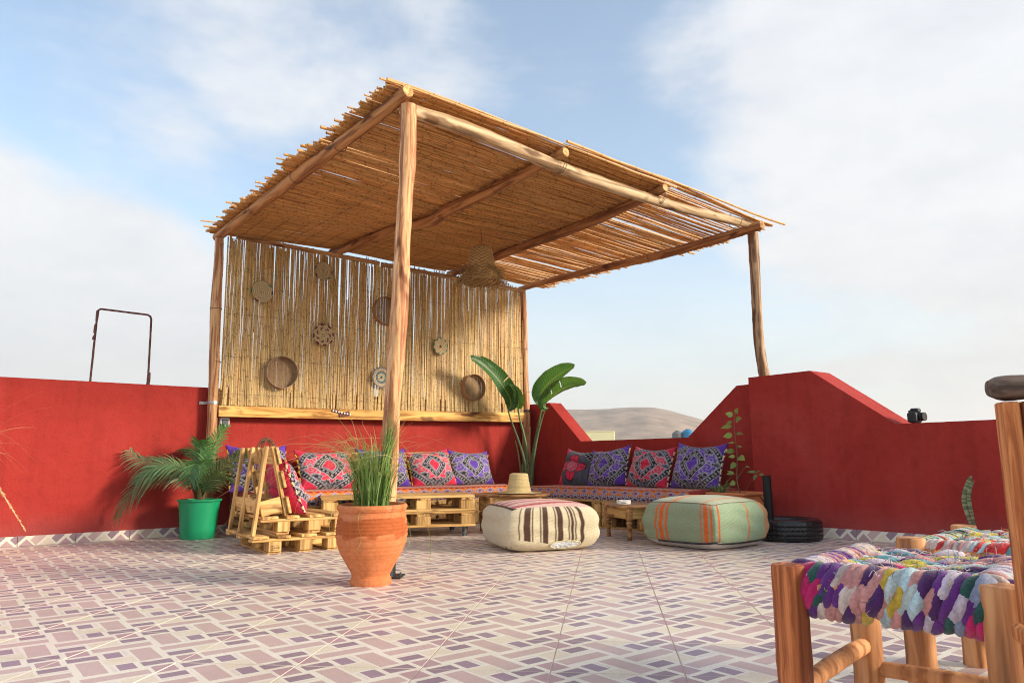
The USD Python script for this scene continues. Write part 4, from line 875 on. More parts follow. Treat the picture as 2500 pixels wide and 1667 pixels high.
def cushion(label, at, yaw, lean, base, w=0.60, h=0.46, T=0.215, roll=0.0, seed=0, group='printed cushions on the pallet seats', flower=False, tassels=(1, 1), tcol='tassel_yellow', pinch=0.5, crease=0.4):
    rng = np.random.default_rng(100+seed); n = 86
    g = np.linspace(-1, 1, n); U, V = np.meshgrid(g, g, indexing='ij')
    prof = ((1-np.abs(U)**2.6)*(1-np.abs(V)**2.6)).clip(0)**0.62
    nz = meshkit.fbm(np.stack([U*2.2, V*2.2, 0*U+seed], -1), 4, seed)-0.5
    cr = np.exp(-((V-crease*0.2+0.12*np.sin(U*2+seed))/0.07)**2)*(0.022 if crease else 0)
    pull = 1-0.085*(1-np.abs(V)**2)*np.abs(U)**3; pull2 = 1-0.13*(1-np.abs(U)**2)*np.abs(V)**3*(V > 0)-0.03*(1-np.abs(U)**2)*np.abs(V)**3
    edge = np.maximum(np.abs(U), np.abs(V))
    pleat = 0.010*np.sin(V*34+seed)*np.clip((np.abs(U)-0.72)*4, 0, 1)*prof*1.4
    X = w/2*U*pull; Z = h/2*V*pull2*(1-0.08*(V > 0)*(1-U**2))
    sag = 1+0.35*np.clip(-V, -0.4, 1)
    def sheet(s): 
        Y = s*(T/2*prof*sag*(1+0.5*nz)+0.004+pleat-cr*prof)
        return np.stack([X+0.01*nz, Y, Z+0.012*nz*prof], -1).reshape(-1, 3)
    col = cushion_print(U.ravel(), V.ravel(), base, seed, flower)
    F = quads(n, n)
    b = B().add((sheet(-1), F), col).add((sheet(1), F[:, ::-1]), np.tile(np.array(base)*0.9, (n*n, 1)))
    t = thing('cushion', label, 'cushion', at, yaw, group)
    M = rot('x', -lean)@rot('y', roll)          # top leans away (+y)
    vv, ff = b.mesh(); vv = (vv-[0, 0, -h/2*0.97])@rot('y', roll).T@rot('x', -lean).T
    vv[:, 2] = np.maximum(vv[:, 2], 0.002+0.0*vv[:, 2])
    put('cover', t, (vv, ff), LOOK['printed_cloth'], True, b.colours())
    for s, on in ((-1, tassels[0]), (1, tassels[1])):
        if not on: continue
        ed = B()
        vs = np.linspace(-0.95, 0.95, 14)
        P = np.array([[s*w/2*(1-0.085*(1-q*q))*1.004, -0.003, h/2*q+h/2*0.97] for q in vs])@rot('y', roll).T@rot('x', -lean).T
        put('edge_cord', t, tube(P, 0.006, 6), LOOK['cord_maroon'], True)
        for k in range(1, 13, 2):
            c = P[k]; d = (P[k+1]-P[k-1]); d /= np.linalg.norm(d); q = d*0.021+rng.normal(0, 0.004, 3)
            put('tassel', t, tube([c-q, c-q*0.3+[0, -0.004, 0], c+q*0.4, c+q], [0.010, 0.007, 0.010, 0.013], 7, rough=0.1, rng=rng), LOOK[tcol], 40)
    return t
MA, MB = 0.4265, 0.4145
cushion('purple printed cushion against the wall, seen behind the wooden A-frame', (-3.82, -0.36, MA), 0, 20, CP, 0.62, 0.50, seed=1)
cushion('wide red printed cushion between the A-frame and the tall grass', (-3.08, -0.36, MA), 2, 26, CR, 0.66, 0.47, seed=2)
cushion('purple and grey printed cushion behind the tall grass and the front post', (-2.40, -0.35, MA), -4, 22, CP, 0.62, 0.48, seed=3)
cushion('red printed cushion right of the front post', (-1.76, -0.36, MA), -3, 24, CR, 0.60, 0.47, roll=-3, seed=4)
cushion('purple printed cushion nearest the big leafed plant, under the screen', (-1.20, -0.34, MA), -2, 25, CP, 0.62, 0.47, roll=3, seed=5, crease=0.9)
cushion('grey and red flowered cushion, first on the shaded bench', (-0.40, -1.33, MB), -72, 24, CR, 0.50, 0.47, roll=4, seed=6, flower=True, tcol='cord_maroon')
cushion('purple cushion beside the flowered one on the shaded bench', (-0.36, -1.78, MB), -88, 22, CP, 0.58, 0.48, roll=-7, seed=7, tcol='tassel_cream')
cushion('red printed cushion between two purple ones on the shaded bench', (-0.36, -2.38, MB), -91, 20, CR, 0.60, 0.47, roll=2, seed=8, tcol='tassel_cream')
cushion('purple cushion behind the spider plant on the shaded bench', (-0.34, -3.00, MB), -92, 18, CP, 0.64, 0.49, roll=2, seed=9, crease=1.2, tcol='tassel_cream')
cushion('red cushion seen edge-on, leaning on the pallet chair back', (-4.005, -1.72, 0.292), 83, 24, CR, 0.60, 0.50, 0.22, seed=10, tcol='tassel_cream')

# ---- low wooden tables
def turned(h, r):
    q = [(0.0, 0.0), (0.72, 0.0), (0.80, 0.03), (0.62, 0.28), (0.70, 0.50), (1.0, 0.56), (0.72, 0.61), (0.72, 0.66), (1.05, 0.72), (0.9, 0.80), (0.62, 0.83)]
    return lathe([(r*a, h*b) for a, b in q]+[(r*0.62, h*0.84), (0, h*0.84)], 20)
def low_table(label, c, yaw, top_r, H, side, leg_h):
    t = thing('low_table', label, 'table', (c[0], c[1], 0), yaw, 'low round-topped tables')
    v, f = lathe([(0, H-0.022), (top_r-0.006, H-0.022), (top_r, H-0.016), (top_r, H-0.006), (top_r-0.006, H), (0, H)], 72)
    put('tabletop', t, (v, f), LOOK['table_wood'], 30)
    s = side/2
    for a, ax in ((0, 'x'), (90, 'y'), (180, 'x'), (270, 'y')):
        R = rot('z', a); put('apron', t, bx(side-0.05, 0.02, H-0.022-leg_h, R@np.array([0, -s+0.012, (H-0.022+leg_h)/2])*1.0, R, 0.002), LOOK['pine_x' if ax == 'x' else 'pine_y'], False)
    for x in (-1, 1):
        for y in (-1, 1):
            v, f = turned(leg_h+0.02, 0.028); l = B().add((v+[x*(s-0.022), y*(s-0.022), 0], f)).add(bx(0.05, 0.05, H-0.022-leg_h+0.01, (x*(s-0.022), y*(s-0.022), (H-0.022+leg_h)/2-0.006)))
            put('leg', t, l, LOOK['table_wood'], 35)
low_table('low round-topped table with turned legs between the two poufs', (-1.275, -3.12), -22, 0.345, 0.305, 0.50, 0.19)
low_table('round low table holding the straw hat, at the end of the pallet table', (-1.86, -1.95), -25, 0.375, 0.385, 0.56, 0.22)
ash = thing('ashtray', 'white ceramic ashtray on the low table with turned legs', 'ashtray', (-1.47, -3.09, 0.306))
v, f = lathe([(0, 0), (0.055, 0), (0.064, 0.006), (0.066, 0.036), (0.060, 0.040), (0.053, 0.036), (0.050, 0.012), (0, 0.010)], 48)
a = np.arctan2(v[:, 1], v[:, 0]); notch = (v[:, 2] > 0.03)*np.exp(-(((a+2.5+PI) % (2*PI/3)-PI/3)/0.13)**2)*0.010; v[:, 2] -= notch
put('bowl', ash, (v, f), LOOK['white_ceramic'], 40)
lt = B()
for k in range(9):
    aa = -2.65+k*0.075; lt.add(bx(0.003, 0.001, 0.006 if k % 3 else 0.008, (0.0664*math.cos(aa), 0.0664*math.sin(aa), 0.018), rot('z', math.degrees(aa)+90), 0.0003))
put('printed_mark', ash, lt, LOOK['rust'], False)
ht = thing('straw_hat', 'tall straw hat with a flat brim on the round table', 'hat', (-1.83, -2.02, 0.386), 15)
prof = spline(np.array([(0.0, 0.198), (0.06, 0.196), (0.088, 0.186), (0.095, 0.15), (0.107, 0.09), (0.122, 0.02), (0.135, 0.010), (0.17, 0.007), (0.218, 0.012), (0.222, 0.009), (0.17, 0.0), (0.12, 0.0)])[::-1], 110); prof[:, 0] = np.maximum(prof[:, 0], 0)
v, f = lathe(prof, 96); th = np.arctan2(v[:, 1], v[:, 0]); w = np.sin(th*30+np.floor(v[:, 2]/0.008)*1.57)*np.sin(v[:, 2]*2*PI/0.016)
v = v*(1+0.028*w[:, None]*np.array([1, 1, 0.3])+0.05*(meshkit.fbm(v*9, 3, 4)-0.5)[:, None])
put('crown_and_brim', ht, (v, f), LOOK['straw'], True, np.array([.70, .54, .26])*(0.50+0.60*np.abs(np.sin(v[:, 2:3]*PI/0.013))**0.6*(0.85+0.3*(w[:, None] > 0))))

# ---- poufs
def pouf(name_label, at, yaw, S, H, paint, seed, slump=0.05, mats=None):
    n = 74; vs, fs, fc, k = [], [], [], 0
    g = np.linspace(-1, 1, n); U, V = np.meshgrid(g, g, indexing='ij')
    for ax in range(3):
        for s in (-1, 1):
            P = np.zeros((n, n, 3)); P[..., ax] = s; P[..., (ax+1) % 3] = U*s; P[..., (ax+2) % 3] = V
            vs.append(P.reshape(-1, 3)); fs.append(quads(n, n)+k); fc.append(np.full(n*n, ax*2+(s > 0))); k += n*n
    C = np.vstack(vs); face = np.concatenate(fc); Q = np.sign(C)*np.abs(C)**1.0
    ln = (np.abs(Q)**5.5).sum(1)**(1/5.5); D = Q/ln[:, None]
    x, y, z = D.T
    bul = (1+0.15*(1-np.abs(z)**2)*(1-0.5*np.maximum(np.abs(x), np.abs(y))**6))*(1-0.13*np.clip(-z-0.35, 0, 1)**2)*(1+0.012*np.sin(z*9+x*7*(1-x*x)+seed)*(1-z*z))
    nz = meshkit.fbm(D*1.6+seed, 4, seed)-0.5
    X = S/2*x*bul*(1+0.03*nz); Y = S/2*y*bul*(1+0.03*nz)
    dome = 0.16*(1-x*x)*(1-y*y)
    Z = H/2*(z*(1-0.07*(x*x+y*y)/2*(z < 0))+np.where(z > 0, dome*z, 0))*(1+0.06*nz)+H/2*0.98
    Z = np.maximum(Z, 0.003+0.0*Z)
    spread = 1+slump*np.clip(0.35-Z/H, 0, 1); X *= spread; Y *= spread
    col = paint(C[:, 0], C[:, 1], C[:, 2], face)
    V3 = np.c_[X, Y, Z]
    t = thing('pouf', name_label, 'pouf', (at[0], at[1], 0), yaw, 'striped wool poufs')
    v = V3; f = np.vstack(fs)
    # merge seams so that shading runs over the edges
    key = np.round(C*10000).astype(int); uq, inv = np.unique(key, axis=0, return_inverse=True); inv = inv.ravel()
    fn = np.cross(v[f[:, 1]]-v[f[:, 0]], v[f[:, 2]]-v[f[:, 0]]); N = np.zeros((len(uq), 3))
    for q in range(3): np.add.at(N, inv[f[:, q]], fn)
    N /= np.maximum(np.linalg.norm(N, axis=1, keepdims=True), 1e-12)
    pm = put('cover', t, (v, f), LOOK['wool'], True, col)
    UsdGeom.Mesh(pm).GetNormalsAttr().Set(Vt.Vec3fArray.FromNumpy(N[inv].astype(np.float32)))
    return t, v, C
def stripes(c, edges, colour, base): 
    out = np.tile(np.array(base), (len(c), 1))
    for lo, hi, k in edges: out[(c >= lo) & (c < hi)] = k
    return out
BRN, CRM, RDS, PNK = (.075, .033, .018), (.70, .60, .40), (.42, .02, .03), (.66, .42, .36)
def group3(c, w=0.075, k=BRN): return [(c-w*0.5, c+w*0.5, k), (c-w*1.15, c-w*0.75, k), (c+w*0.75, c+w*1.15, k)]
def paint1(x, y, z, face):
    E = []
    for c in (-0.56, -0.24, 0.06, 0.33): E += group3(c)
    E += [(0.49, 0.51, BRN), (0.53, 0.57, BRN), (-0.76, -0.74, BRN)]
    side = stripes(x, E, BRN, CRM)
    low = (z < -0.60-0.18*np.sin((x+0.2)*2.0)); side[low] = CRM
    m = np.isin(face, (0, 1)); side[m] = CRM
    T = [(c-0.10, c+0.04, RDS) for c in (-0.66, -0.30, 0.06, 0.42, 0.80)]+[(c+0.09, c+0.11, RDS) for c in (-0.66, -0.30, 0.06, 0.42)]
    top = stripes(-x*0.15+y*0.98, T, RDS, PNK); out = np.where((face == 5)[:, None], top, side)
    dk = (face == 0) & (z < -0.80) & (np.sin(y*23)+0.6*np.sin(y*51) > 0.5) & (z > -0.93); out[dk] = (.02, .02, .02)
    return out
p1, v1, C1 = pouf('cream wool pouf with brown stripes and a red striped top', (-2.46, -3.06), -20.5, 0.765, 0.365, paint1, 3, 0.05)
def seam(t, v, C, level, mat, r, name, axes_ok=lambda x, y: True, out=0.004):
    m = np.abs(C[:, 2]-level) < 0.02; m &= (np.maximum(np.abs(C[:, 0]), np.abs(C[:, 1])) > 0.999); P = v[m]; a = np.arctan2(P[:, 1], P[:, 0]); P = P[np.argsort(a)]; A = np.sort(a)
    tt = np.linspace(-PI, PI, 160); Q = np.stack([np.interp(tt, A, P[:, k], period=2*PI) for k in range(3)], 1); keep = np.array([axes_ok(*q[:2]) for q in Q]); Q = Q[keep]
    Q[:, :2] *= 1+out/np.linalg.norm(Q[:, :2], axis=1, keepdims=True)
    put(name, t, tube(Q, r, 6), mat, True)
seam(p1, v1, C1, 1.0, LOOK['black_rubber'], 0.0075, 'piping', lambda x, y: x < -0.30 or (y < -0.33 and x < -0.30))
def on_front(v, C, u, w):
    m = np.abs(C[:, 1]+1) < 1e-6; k = np.argmin(np.where(m, (C[:, 0]-u)**2+(C[:, 2]-w)**2, 9)); return v[k]
hd = holder('opening', p1)
lip = np.array([on_front(v1, C1, 0.20+0.33*math.cos(a), -0.70+0.19*math.sin(a)) for a in np.linspace(0, 2*PI, 33)[:-1]])+[0, -0.004, 0]
lip = spline(np.vstack([lip, lip[:1]]), 90); put('torn_lip', hd, tube(lip, 0.0055, 6, cap=False), LOOK['tassel_cream'], True)
pv = B(); rng = np.random.default_rng(5); fan = []
for q in np.linspace(0, 0.97, 9):
    fan.append(np.array([on_front(v1, C1, 0.20, -0.70)+[0, -0.003, 0]])*(1-q)+(lip[::3])*q+rng.normal(0, 0.002, (30, 3))+[0, -0.003, 0])
fan = np.array(fan); pv.add((fan.reshape(-1, 3), quads(9, 30, wrap_v=True)))
put('plastic_lining', hd, pv, LOOK['white_plastic'], False)
GRNP, ORG, OR2 = (.27, .32, .19), (.68, .115, .012), (.66, .22, .04)
def paint2(x, y, z, face):
    sgn = np.tile(np.array(GRNP), (len(x), 1))
    mixed = np.array([.33, .45, .27])
    E1 = [(-0.30, -0.24, ORG), (-0.20, -0.08, ORG), (-0.04, 0.02, ORG), (0.98, 1.01, ORG), (0.66, 0.71, ORG), (0.76, 0.90, ORG), (0.94, 0.975, ORG)]
    left = stripes(-y, [(a, b, k) for a, b, k in [(-0.52, -0.46, ORG), (-0.42, -0.30, ORG), (-0.26, -0.20, ORG), (0.62, 0.66, ORG), (0.70, 0.83, ORG), (0.87, 0.93, ORG)]], ORG, GRNP)
    front = stripes(x, [(-0.90, -0.86, ORG), (0.05, 0.12, OR2), (0.66, 0.72, OR2), (0.75, 0.84, OR2), (0.87, 0.92, OR2)], OR2, mixed)
    top = stripes(y, [(-0.72, -0.66, OR2), (0.05, 0.09, OR2), (0.12, 0.22, OR2), (0.25, 0.28, OR2)], OR2, (.42, .46, .30))
    out = np.where(np.isin(face, (0, 1))[:, None], left, front); out = np.where((face == 5)[:, None], top, out); out = np.where((face == 4)[:, None], np.array([.60, .55, .50]), out)
    out[(z < -0.72) & (face != 5)] = (.66, .60, .55)
    return out
p2, v2, C2 = pouf('grey-green wool pouf with orange stripes beside the tyre', (-1.36, -3.90), 0.5, 0.735, 0.385, paint2, 8, 0.02)
seam(p2, v2, C2, 1.0, LOOK['wire'], 0.0028, 'seam', out=0.001)
seam(p2, v2, C2, -0.72, LOOK['black_rubber'], 0.0085, 'zip_band', lambda x, y: y < 0.2, out=0.003)
# ------------------------------------------------------------------ plants and pots
def green(rng, a=(.07, .17, .05), b=(.13, .24, .07)): return np.array(a)+(np.array(b)-a)*rng.random()
# palm in the green bucket
gb = thing('plastic_bucket', 'green plastic bucket with the small palm growing in it', 'bucket', (-4.40, -0.37, 0))
prof = [(0.0, 0.0), (0.138, 0.0), (0.150, 0.010), (0.152, 0.03), (0.158, 0.08), (0.1595, 0.083), (0.1805, 0.315), (0.182, 0.318), (0.1835, 0.345), (0.186, 0.350), (0.197, 0.352), (0.200, 0.356), (0.200, 0.366), (0.196, 0.370), (0.184, 0.370), (0.180, 0.362), (0.176, 0.33)]
put('bucket_body', gb, lathe(prof, 72), LOOK['green_plastic'], 40)
b = lathe([(0, 0.335), (0.177, 0.33)], 40); b[0][:, 2] += 0.02*meshkit.noise(b[0]*40); put('soil', gb, b, LOOK['soil'], True)
put('grip_tab', gb, bx(0.10, 0.05, 0.008, (-0.10, -0.125, 0.372), rot('z', 50), 0.003), LOOK['green_plastic'], False)
pl = thing('palm', 'small feathery palm in the green bucket by the wall', 'palm', (-4.40, -0.37, 0.33))
rng = np.random.default_rng(61)
crown = B()
for k in range(16):
    a = rng.uniform(0, 2*PI); r = 0.035; P = spline([(r*math.cos(a), r*math.sin(a), 0.0), (r*1.5*math.cos(a), r*1.5*math.sin(a), 0.07), (r*2.3*math.cos(a), r*2.3*math.sin(a), 0.12+0.03*rng.random())], 6)
    crown.add(ribbon(P, [0.022, 0.024, 0.02, 0.016, 0.01, 0.003], (0, 0, 1), 0.4), (.15, .13, .05) if k % 2 else (.10, .055, .03))
crown.add(tube([(0, 0, 0), (0, 0, 0.06), (0, 0, 0.13)], [0.05, 0.042, 0.02], 10), (.12, .07, .035))
put('trunk', pl, crown, LOOK['dry_leaf'], True)
def frond(pts, n=34, ll=0.17, droop=0.5, tone=(.085, .17, .06), tip_dry=0.0, seed=0, twist=0.0):
    rng = np.random.default_rng(seed); P = spline(pts, 40); b = B(); T = np.gradient(P, axis=0); T /= np.linalg.norm(T, axis=1, keepdims=True)
    rc = np.array(tone)*1.2+np.array([.04, .02, 0]); b.add(tube(P, np.linspace(0.0065, 0.0012, 40), 5), rc)
    dry = np.array([.30, .20, .10])
    for k in range(n):
        t = 0.10+0.89*k/(n-1); i = t*39; j = int(min(i, 38)); c = P[j]+(P[j+1]-P[j])*(i-j); d = T[j]
        side = np.cross(d, (0, 0, 1)); side /= max(np.linalg.norm(side), 1e-6); up = np.cross(side, d)
        side = side*math.cos(twist)+up*math.sin(twist); up = np.cross(side, d)
        L = ll*(0.45+0.9*math.sin(PI*min(1, t*0.85+0.12)))*rng.uniform(0.85, 1.1)
        for s in (-1, 1):
            e = d*(0.62+0.5*t)+side*s*rng.uniform(0.75, 0.95)+up*rng.uniform(0.05, 0.40); e /= np.linalg.norm(e)
            q = np.linspace(0, 1, 5)[:, None]; Q = c+e*L*q+np.array([0, 0, -1])*droop*L*q**2*rng.uniform(0.6, 1.2)
            col = np.array(tone)*rng.uniform(0.8, 1.35); k2 = np.clip((q-0.55)*tip_dry*2, 0, 1); col = col*(1-k2)+dry*k2
            b.add(ribbon(Q, [0.0035, 0.0068, 0.0066, 0.0042, 0.0006], up, 0.35), np.repeat(col, 3, axis=0))
    return b
# directions seen from the camera: R is right in the picture, F away
Rr = np.array([RIGHT[0], RIGHT[1], 0]); Rr /= np.linalg.norm(Rr); Ff = np.array([-Rr[1], Rr[0], 0])
def rfz(*p): return [tuple(Rr*a+Ff*b+np.array([0, 0, c])) for a, b, c in p]
fr = [(rfz((0, 0, .06), (-.12, -.05, .26), (-.32, -.08, .36), (-.50, -.10, .40), (-.64, -.12, .50)), .15, .55, (.14, .15, .07), .6, 1.0),
      (rfz((0, 0, .06), (-.08, -.06, .22), (-.22, -.12, .30), (-.40, -.18, .26), (-.56, -.22, .08), (-.66, -.22, -.10)), .16, .6, (.12, .17, .08), .7, .9),
      (rfz((0, 0, .06), (-.05, -.08, .26), (-.16, -.18, .36), (-.32, -.26, .34), (-.46, -.30, .22)), .16, .5, (.10, .19, .08), .2, .8),
      (rfz((0, 0, .05), (.02, -.10, .22), (.05, -.20, .36), (.06, -.30, .36), (.06, -.38, .24)), .16, .5, (.10, .22, .08), .0, .0),
      (rfz((0, 0, .05), (.00, -.05, .26), (.02, -.10, .46), (.04, -.16, .56), (.05, -.22, .58)), .15, .35, (.07, .19, .06), .0, .3),
      (rfz((0, 0, .05), (.04, -.03, .26), (.10, -.05, .46), (.17, -.06, .62), (.23, -.07, .72)), .13, .25, (.09, .20, .06), .1, .4),
      (rfz((0, 0, .05), (.08, -.02, .20), (.18, -.04, .30), (.32, -.06, .40), (.46, -.08, .46)), .14, .35, (.13, .16, .07), .5, .9),
      (rfz((0, 0, .05), (.06, -.06, .16), (.16, -.14, .24), (.28, -.20, .26), (.40, -.24, .20)), .14, .5, (.11, .16, .07), .4, .6),
      (rfz((0, 0, .06), (-.03, .06, .26), (-.10, .14, .42), (-.20, .18, .50), (-.28, .20, .50)), .14, .5, (.08, .14, .05), .1, .0),
      (rfz((0, 0, .06), (.02, .04, .30), (.06, .10, .50), (.10, .14, .62), (.12, .16, .66)), .13, .35, (.08, .16, .05), .0, .2)]
for k, (P, ll, dr, tone, dry, tw) in enumerate(fr): put('frond', pl, frond(P, 34, ll*1.10, dr, tone, dry, 70+k, tw), LOOK['leaf'], True)

# terracotta pot with tall grass
tp = thing('terracotta_pot', 'large ribbed terracotta pot at the foot of the front post', 'pot', (-4.40, -3.84, 0))
prof = np.array([(0.0, 0.0), (0.112, 0.0), (0.117, 0.006), (0.119, 0.022), (0.117, 0.040), (0.109, 0.050), (0.110, 0.062), (0.124, 0.09), (0.150, 0.135), (0.178, 0.185), (0.197, 0.235), (0.2045, 0.285), (0.203, 0.33), (0.198, 0.37), (0.192, 0.405), (0.190, 0.418), (0.198, 0.426), (0.205, 0.440), (0.204, 0.452), (0.196, 0.460), (0.186, 0.459), (0.181, 0.45), (0.180, 0.40), (0.17, 0.36)])
prof = np.c_[np.interp(np.linspace(0, 23, 300), np.arange(24), prof[:, 0]), np.interp(np.linspace(0, 23, 300), np.arange(24), prof[:, 1])]
ins = (prof[:, 1] > 0.13) & (prof[:, 1] < 0.415) & (np.arange(300) < 205)
prof[:, 0] += ins*(0.0042*np.abs(np.sin(prof[:, 1]*PI/0.026+1.2*np.sin(prof[:, 1]*37)))**0.6*np.clip((prof[:, 1]-0.13)/0.15, 0.2, 1))
v, f = lathe(prof, 96); v[:, :2] *= (1+0.008*(meshkit.fbm(v*9, 3, 6)-0.5))[:, None]
th = np.arctan2(v[:, 1], v[:, 0]); v[:, 2] += 0.003*np.sin(th+1.0)*(v[:, 2] > 0.1)
base = np.array([.58, .19, .07]); wet = np.array([.42, .105, .03])
ns = meshkit.fbm(np.c_[np.cos(th)*4, np.sin(th)*4, v[:, 2]*55], 4, 9); n2 = meshkit.fbm(np.c_[np.cos(th)*2.2, np.sin(th)*2.2, v[:, 2]*7], 3, 2)
front = np.cos(th-math.radians(222)); zz = v[:, 2]
w = np.clip(1-np.abs((zz-0.335)/0.075), 0, 1)*1.5*np.clip(front+0.75, 0, 1)
stain = np.clip((w+1.1*(ns-0.55)+0.7*(n2-0.5)-0.45)*7, 0, 1)
bloom = np.clip((meshkit.fbm(np.c_[np.cos(th)*3, np.sin(th)*3, v[:, 2]*9], 4, 13)-0.52)*3.0, 0, 1)[:, None]*0.30
col = base*(1-bloom)+np.array([.66, .33, .19])*bloom; col = col*(1-stain[:, None])+wet*stain[:, None]
tint_mat('clay', rough=0.8, var=0.22, scale=45.0, bump=0.3, bscale=160.0, spec=0.2)
put('pot_body', tp, (v, f), LOOK['clay'], True, col)
b = lathe([(0, 0.415), (0.180, 0.408)], 40); b[0][:, 2] += 0.02*meshkit.noise(b[0]*45); put('soil', tp, b, LOOK['soil'], True)
gr = thing('grass_tuft', 'tall green grass with long arching dry tips in the terracotta pot', 'grass plant', (-4.40, -3.84, 0.41))
rng = np.random.default_rng(81)
def blade(base, az, h, lean, curl, w, col, tipcol, n=13, drop=0.0, azt=0.0):
    t = np.linspace(0, 1, n); a = az+azt*t**2
    r = lean*h*(0.35*t+0.65*t**2)+curl*h*np.clip(t-0.55, 0, 1)**1.5*2.0
    z = h*(t-0.10*t**2)-drop*h*np.clip(t-0.5, 0, 1)**2*3.4
    P = np.stack([base[0]+r*np.cos(a), base[1]+r*np.sin(a), z], 1)
    W = w*np.array(np.interp(t, [0, 0.1, 0.5, 0.8, 1], [0.7, 1, 0.85, 0.45, 0.12]))
    k = np.clip((t-0.55)*2.2, 0, 1)[:, None]; c = np.array(col)*(1-k)+np.array(tipcol)*k
    return ribbon(P, W, (math.cos(az), math.sin(az), 0.1), 0.5), np.repeat(c, 3, axis=0)
g1, g2 = B(), B()
for k in range(200):
    a = rng.uniform(0, 2*PI); r = 0.10*math.sqrt(rng.random()); az = a+rng.normal(0, 0.6)
    geo, c = blade((r*math.cos(a), r*math.sin(a)), az, rng.uniform(0.30, 0.66), abs(rng.normal(0.15, 0.22)), rng.uniform(0, 0.35), rng.uniform(0.003, 0.0052), green(rng, (.10, .19, .04), (.27, .40, .12)), (.42, .40, .15), drop=rng.uniform(0, 0.5)); g1.add(geo, c)
for k in range(56):
    a = rng.normal(-0.25, 0.5); base = (0.055+rng.normal(0, .02), -0.02+rng.normal(0, .02))
    geo, c = blade(base, a, rng.uniform(0.55, 0.86), abs(rng.normal(0.04, 0.08)), rng.uniform(0.0, 0.25), rng.uniform(0.003, 0.0046), green(rng, (.08, .18, .045), (.17, .30, .08)), (.26, .32, .10), 16, rng.uniform(0, 0.45)); g1.add(geo, c)
for k in range(62):     # long thin dry ones arching out, most to the left and right in the picture
    s = -1 if rng.random() < 0.66 else 1; dv = Rr*s+Ff*rng.normal(0, 0.45); az = math.atan2(dv[1], dv[0]); h = rng.uniform(0.45, 0.82)
    geo, c = blade((rng.normal(0, .05), rng.normal(0, .05)), az, h, rng.uniform(0.15, 0.65), rng.uniform(0.1, 1.2), rng.uniform(0.0011, 0.0020), green(rng, (.24, .25, .09), (.42, .36, .15)), (.66, .50, .26), 22, rng.uniform(0.2, 1.25), rng.normal(0, 1.0)); g2.add(geo, c)
for pts in (rfz((.06, -.02, .03), (.16, -.06, .09), (.29, -.10, .0), (.36, -.13, -.16), (.33, -.15, -.33), (.25, -.16, -.44)), rfz((-.05, -.05, .02), (-.16, -.16, .07), (-.20, -.2, -.04), (-.19, -.2, -.12)),
            rfz((.02, -.06, .02), (.0, -.17, .05), (-.04, -.21, -.02), (-.02, -.225, -.12), (-.06, -.225, -.2)), rfz((.04, -.05, .02), (.12, -.12, .10), (.20, -.16, .03), (.25, -.18, -.12), (.22, -.2, -.20))):
    P = spline(pts, 26); g2.add(ribbon(P, np.interp(np.linspace(0, 1, 26), [0, .2, .7, 1], [.003, .0036, .0018, .0006]), (0.3, 0.3, 1), 0.4), np.linspace(0, 1, 26)[:, None].repeat(3, 0)*np.array([.25, .18, .07])+np.array([.12, .18, .06]))
put('green_blades', gr, g1, LOOK['leaf'], True, kind='stuff'); put('dry_blades', gr, g2, LOOK['dry_leaf'], True, kind='stuff')

# large-leaved plant in the corner
sp = thing('clay_pot', 'plain pot standing in the corner between the two benches', 'pot', (-0.40, -0.42, 0))
put('pot_body', sp, lathe([(0, 0), (0.13, 0), (0.14, 0.02), (0.18, 0.33), (0.195, 0.34), (0.195, 0.38), (0.18, 0.38), (0.17, 0.34), (0, 0.34)], 48), LOOK['terracotta'], 40)
bp = thing('banana_plant', 'corner plant with three huge paddle leaves on long stalks', 'plant', (0, 0, 0))
def stalk(pts, r0, r1, col, mat='leaf'):
    P = spline(pts, 30); put('stalk', bp, tube(P, np.linspace(r0, r1, 30), 9), LOOK[mat], True, np.linspace(0, 1, 30)[:, None].repeat(9, 0).reshape(-1, 1)[:270]*0+np.tile(np.array(col), (270, 1)) if False else np.tile(np.array(col), (30*9+2, 1)))
SG = (.16, .21, .09)
stalk([(-.40, -.40, .34), (-.41, -.40, .60), (-.47, -.38, .86), (-.56, -.36, 1.10), (-.655, -.35, 1.345)], .026, .009, (.15, .22, .09))
stalk([(-.39, -.41, .34), (-.385, -.40, .65), (-.41, -.39, .95), (-.46, -.37, 1.18), (-.49, -.355, 1.375)], .028, .010, (.13, .22, .08))
stalk([(-.37, -.43, .34), (-.35, -.46, .65), (-.35, -.54, .95), (-.35, -.65, 1.22), (-.35, -.715, 1.33)], .027, .009, (.15, .22, .10))
stalk([(-.38, -.42, .34), (-.36, -.43, .60), (-.35, -.50, .90), (-.35, -.60, 1.20), (-.35, -.665, 1.40)], .024, .009, (.14, .21, .10))
stalk([(-.44, -.36, .34), (-.42, -.30, .60), (-.38, -.20, .82), (-.36, -.12, .97)], .018, .008, (.28, .22, .09), 'dry_leaf')
for d in ((0, 0), (.02, -.015), (-.02, .02)): stalk([(-.39+d[0], -.41+d[1], .30), (-.39+d[0]*2, -.41+d[1]*2, .50), (-.39+d[0]*2.5, -.42+d[1]*2.5, .66)], .034, .018, (.17, .15, .07), 'dry_leaf')
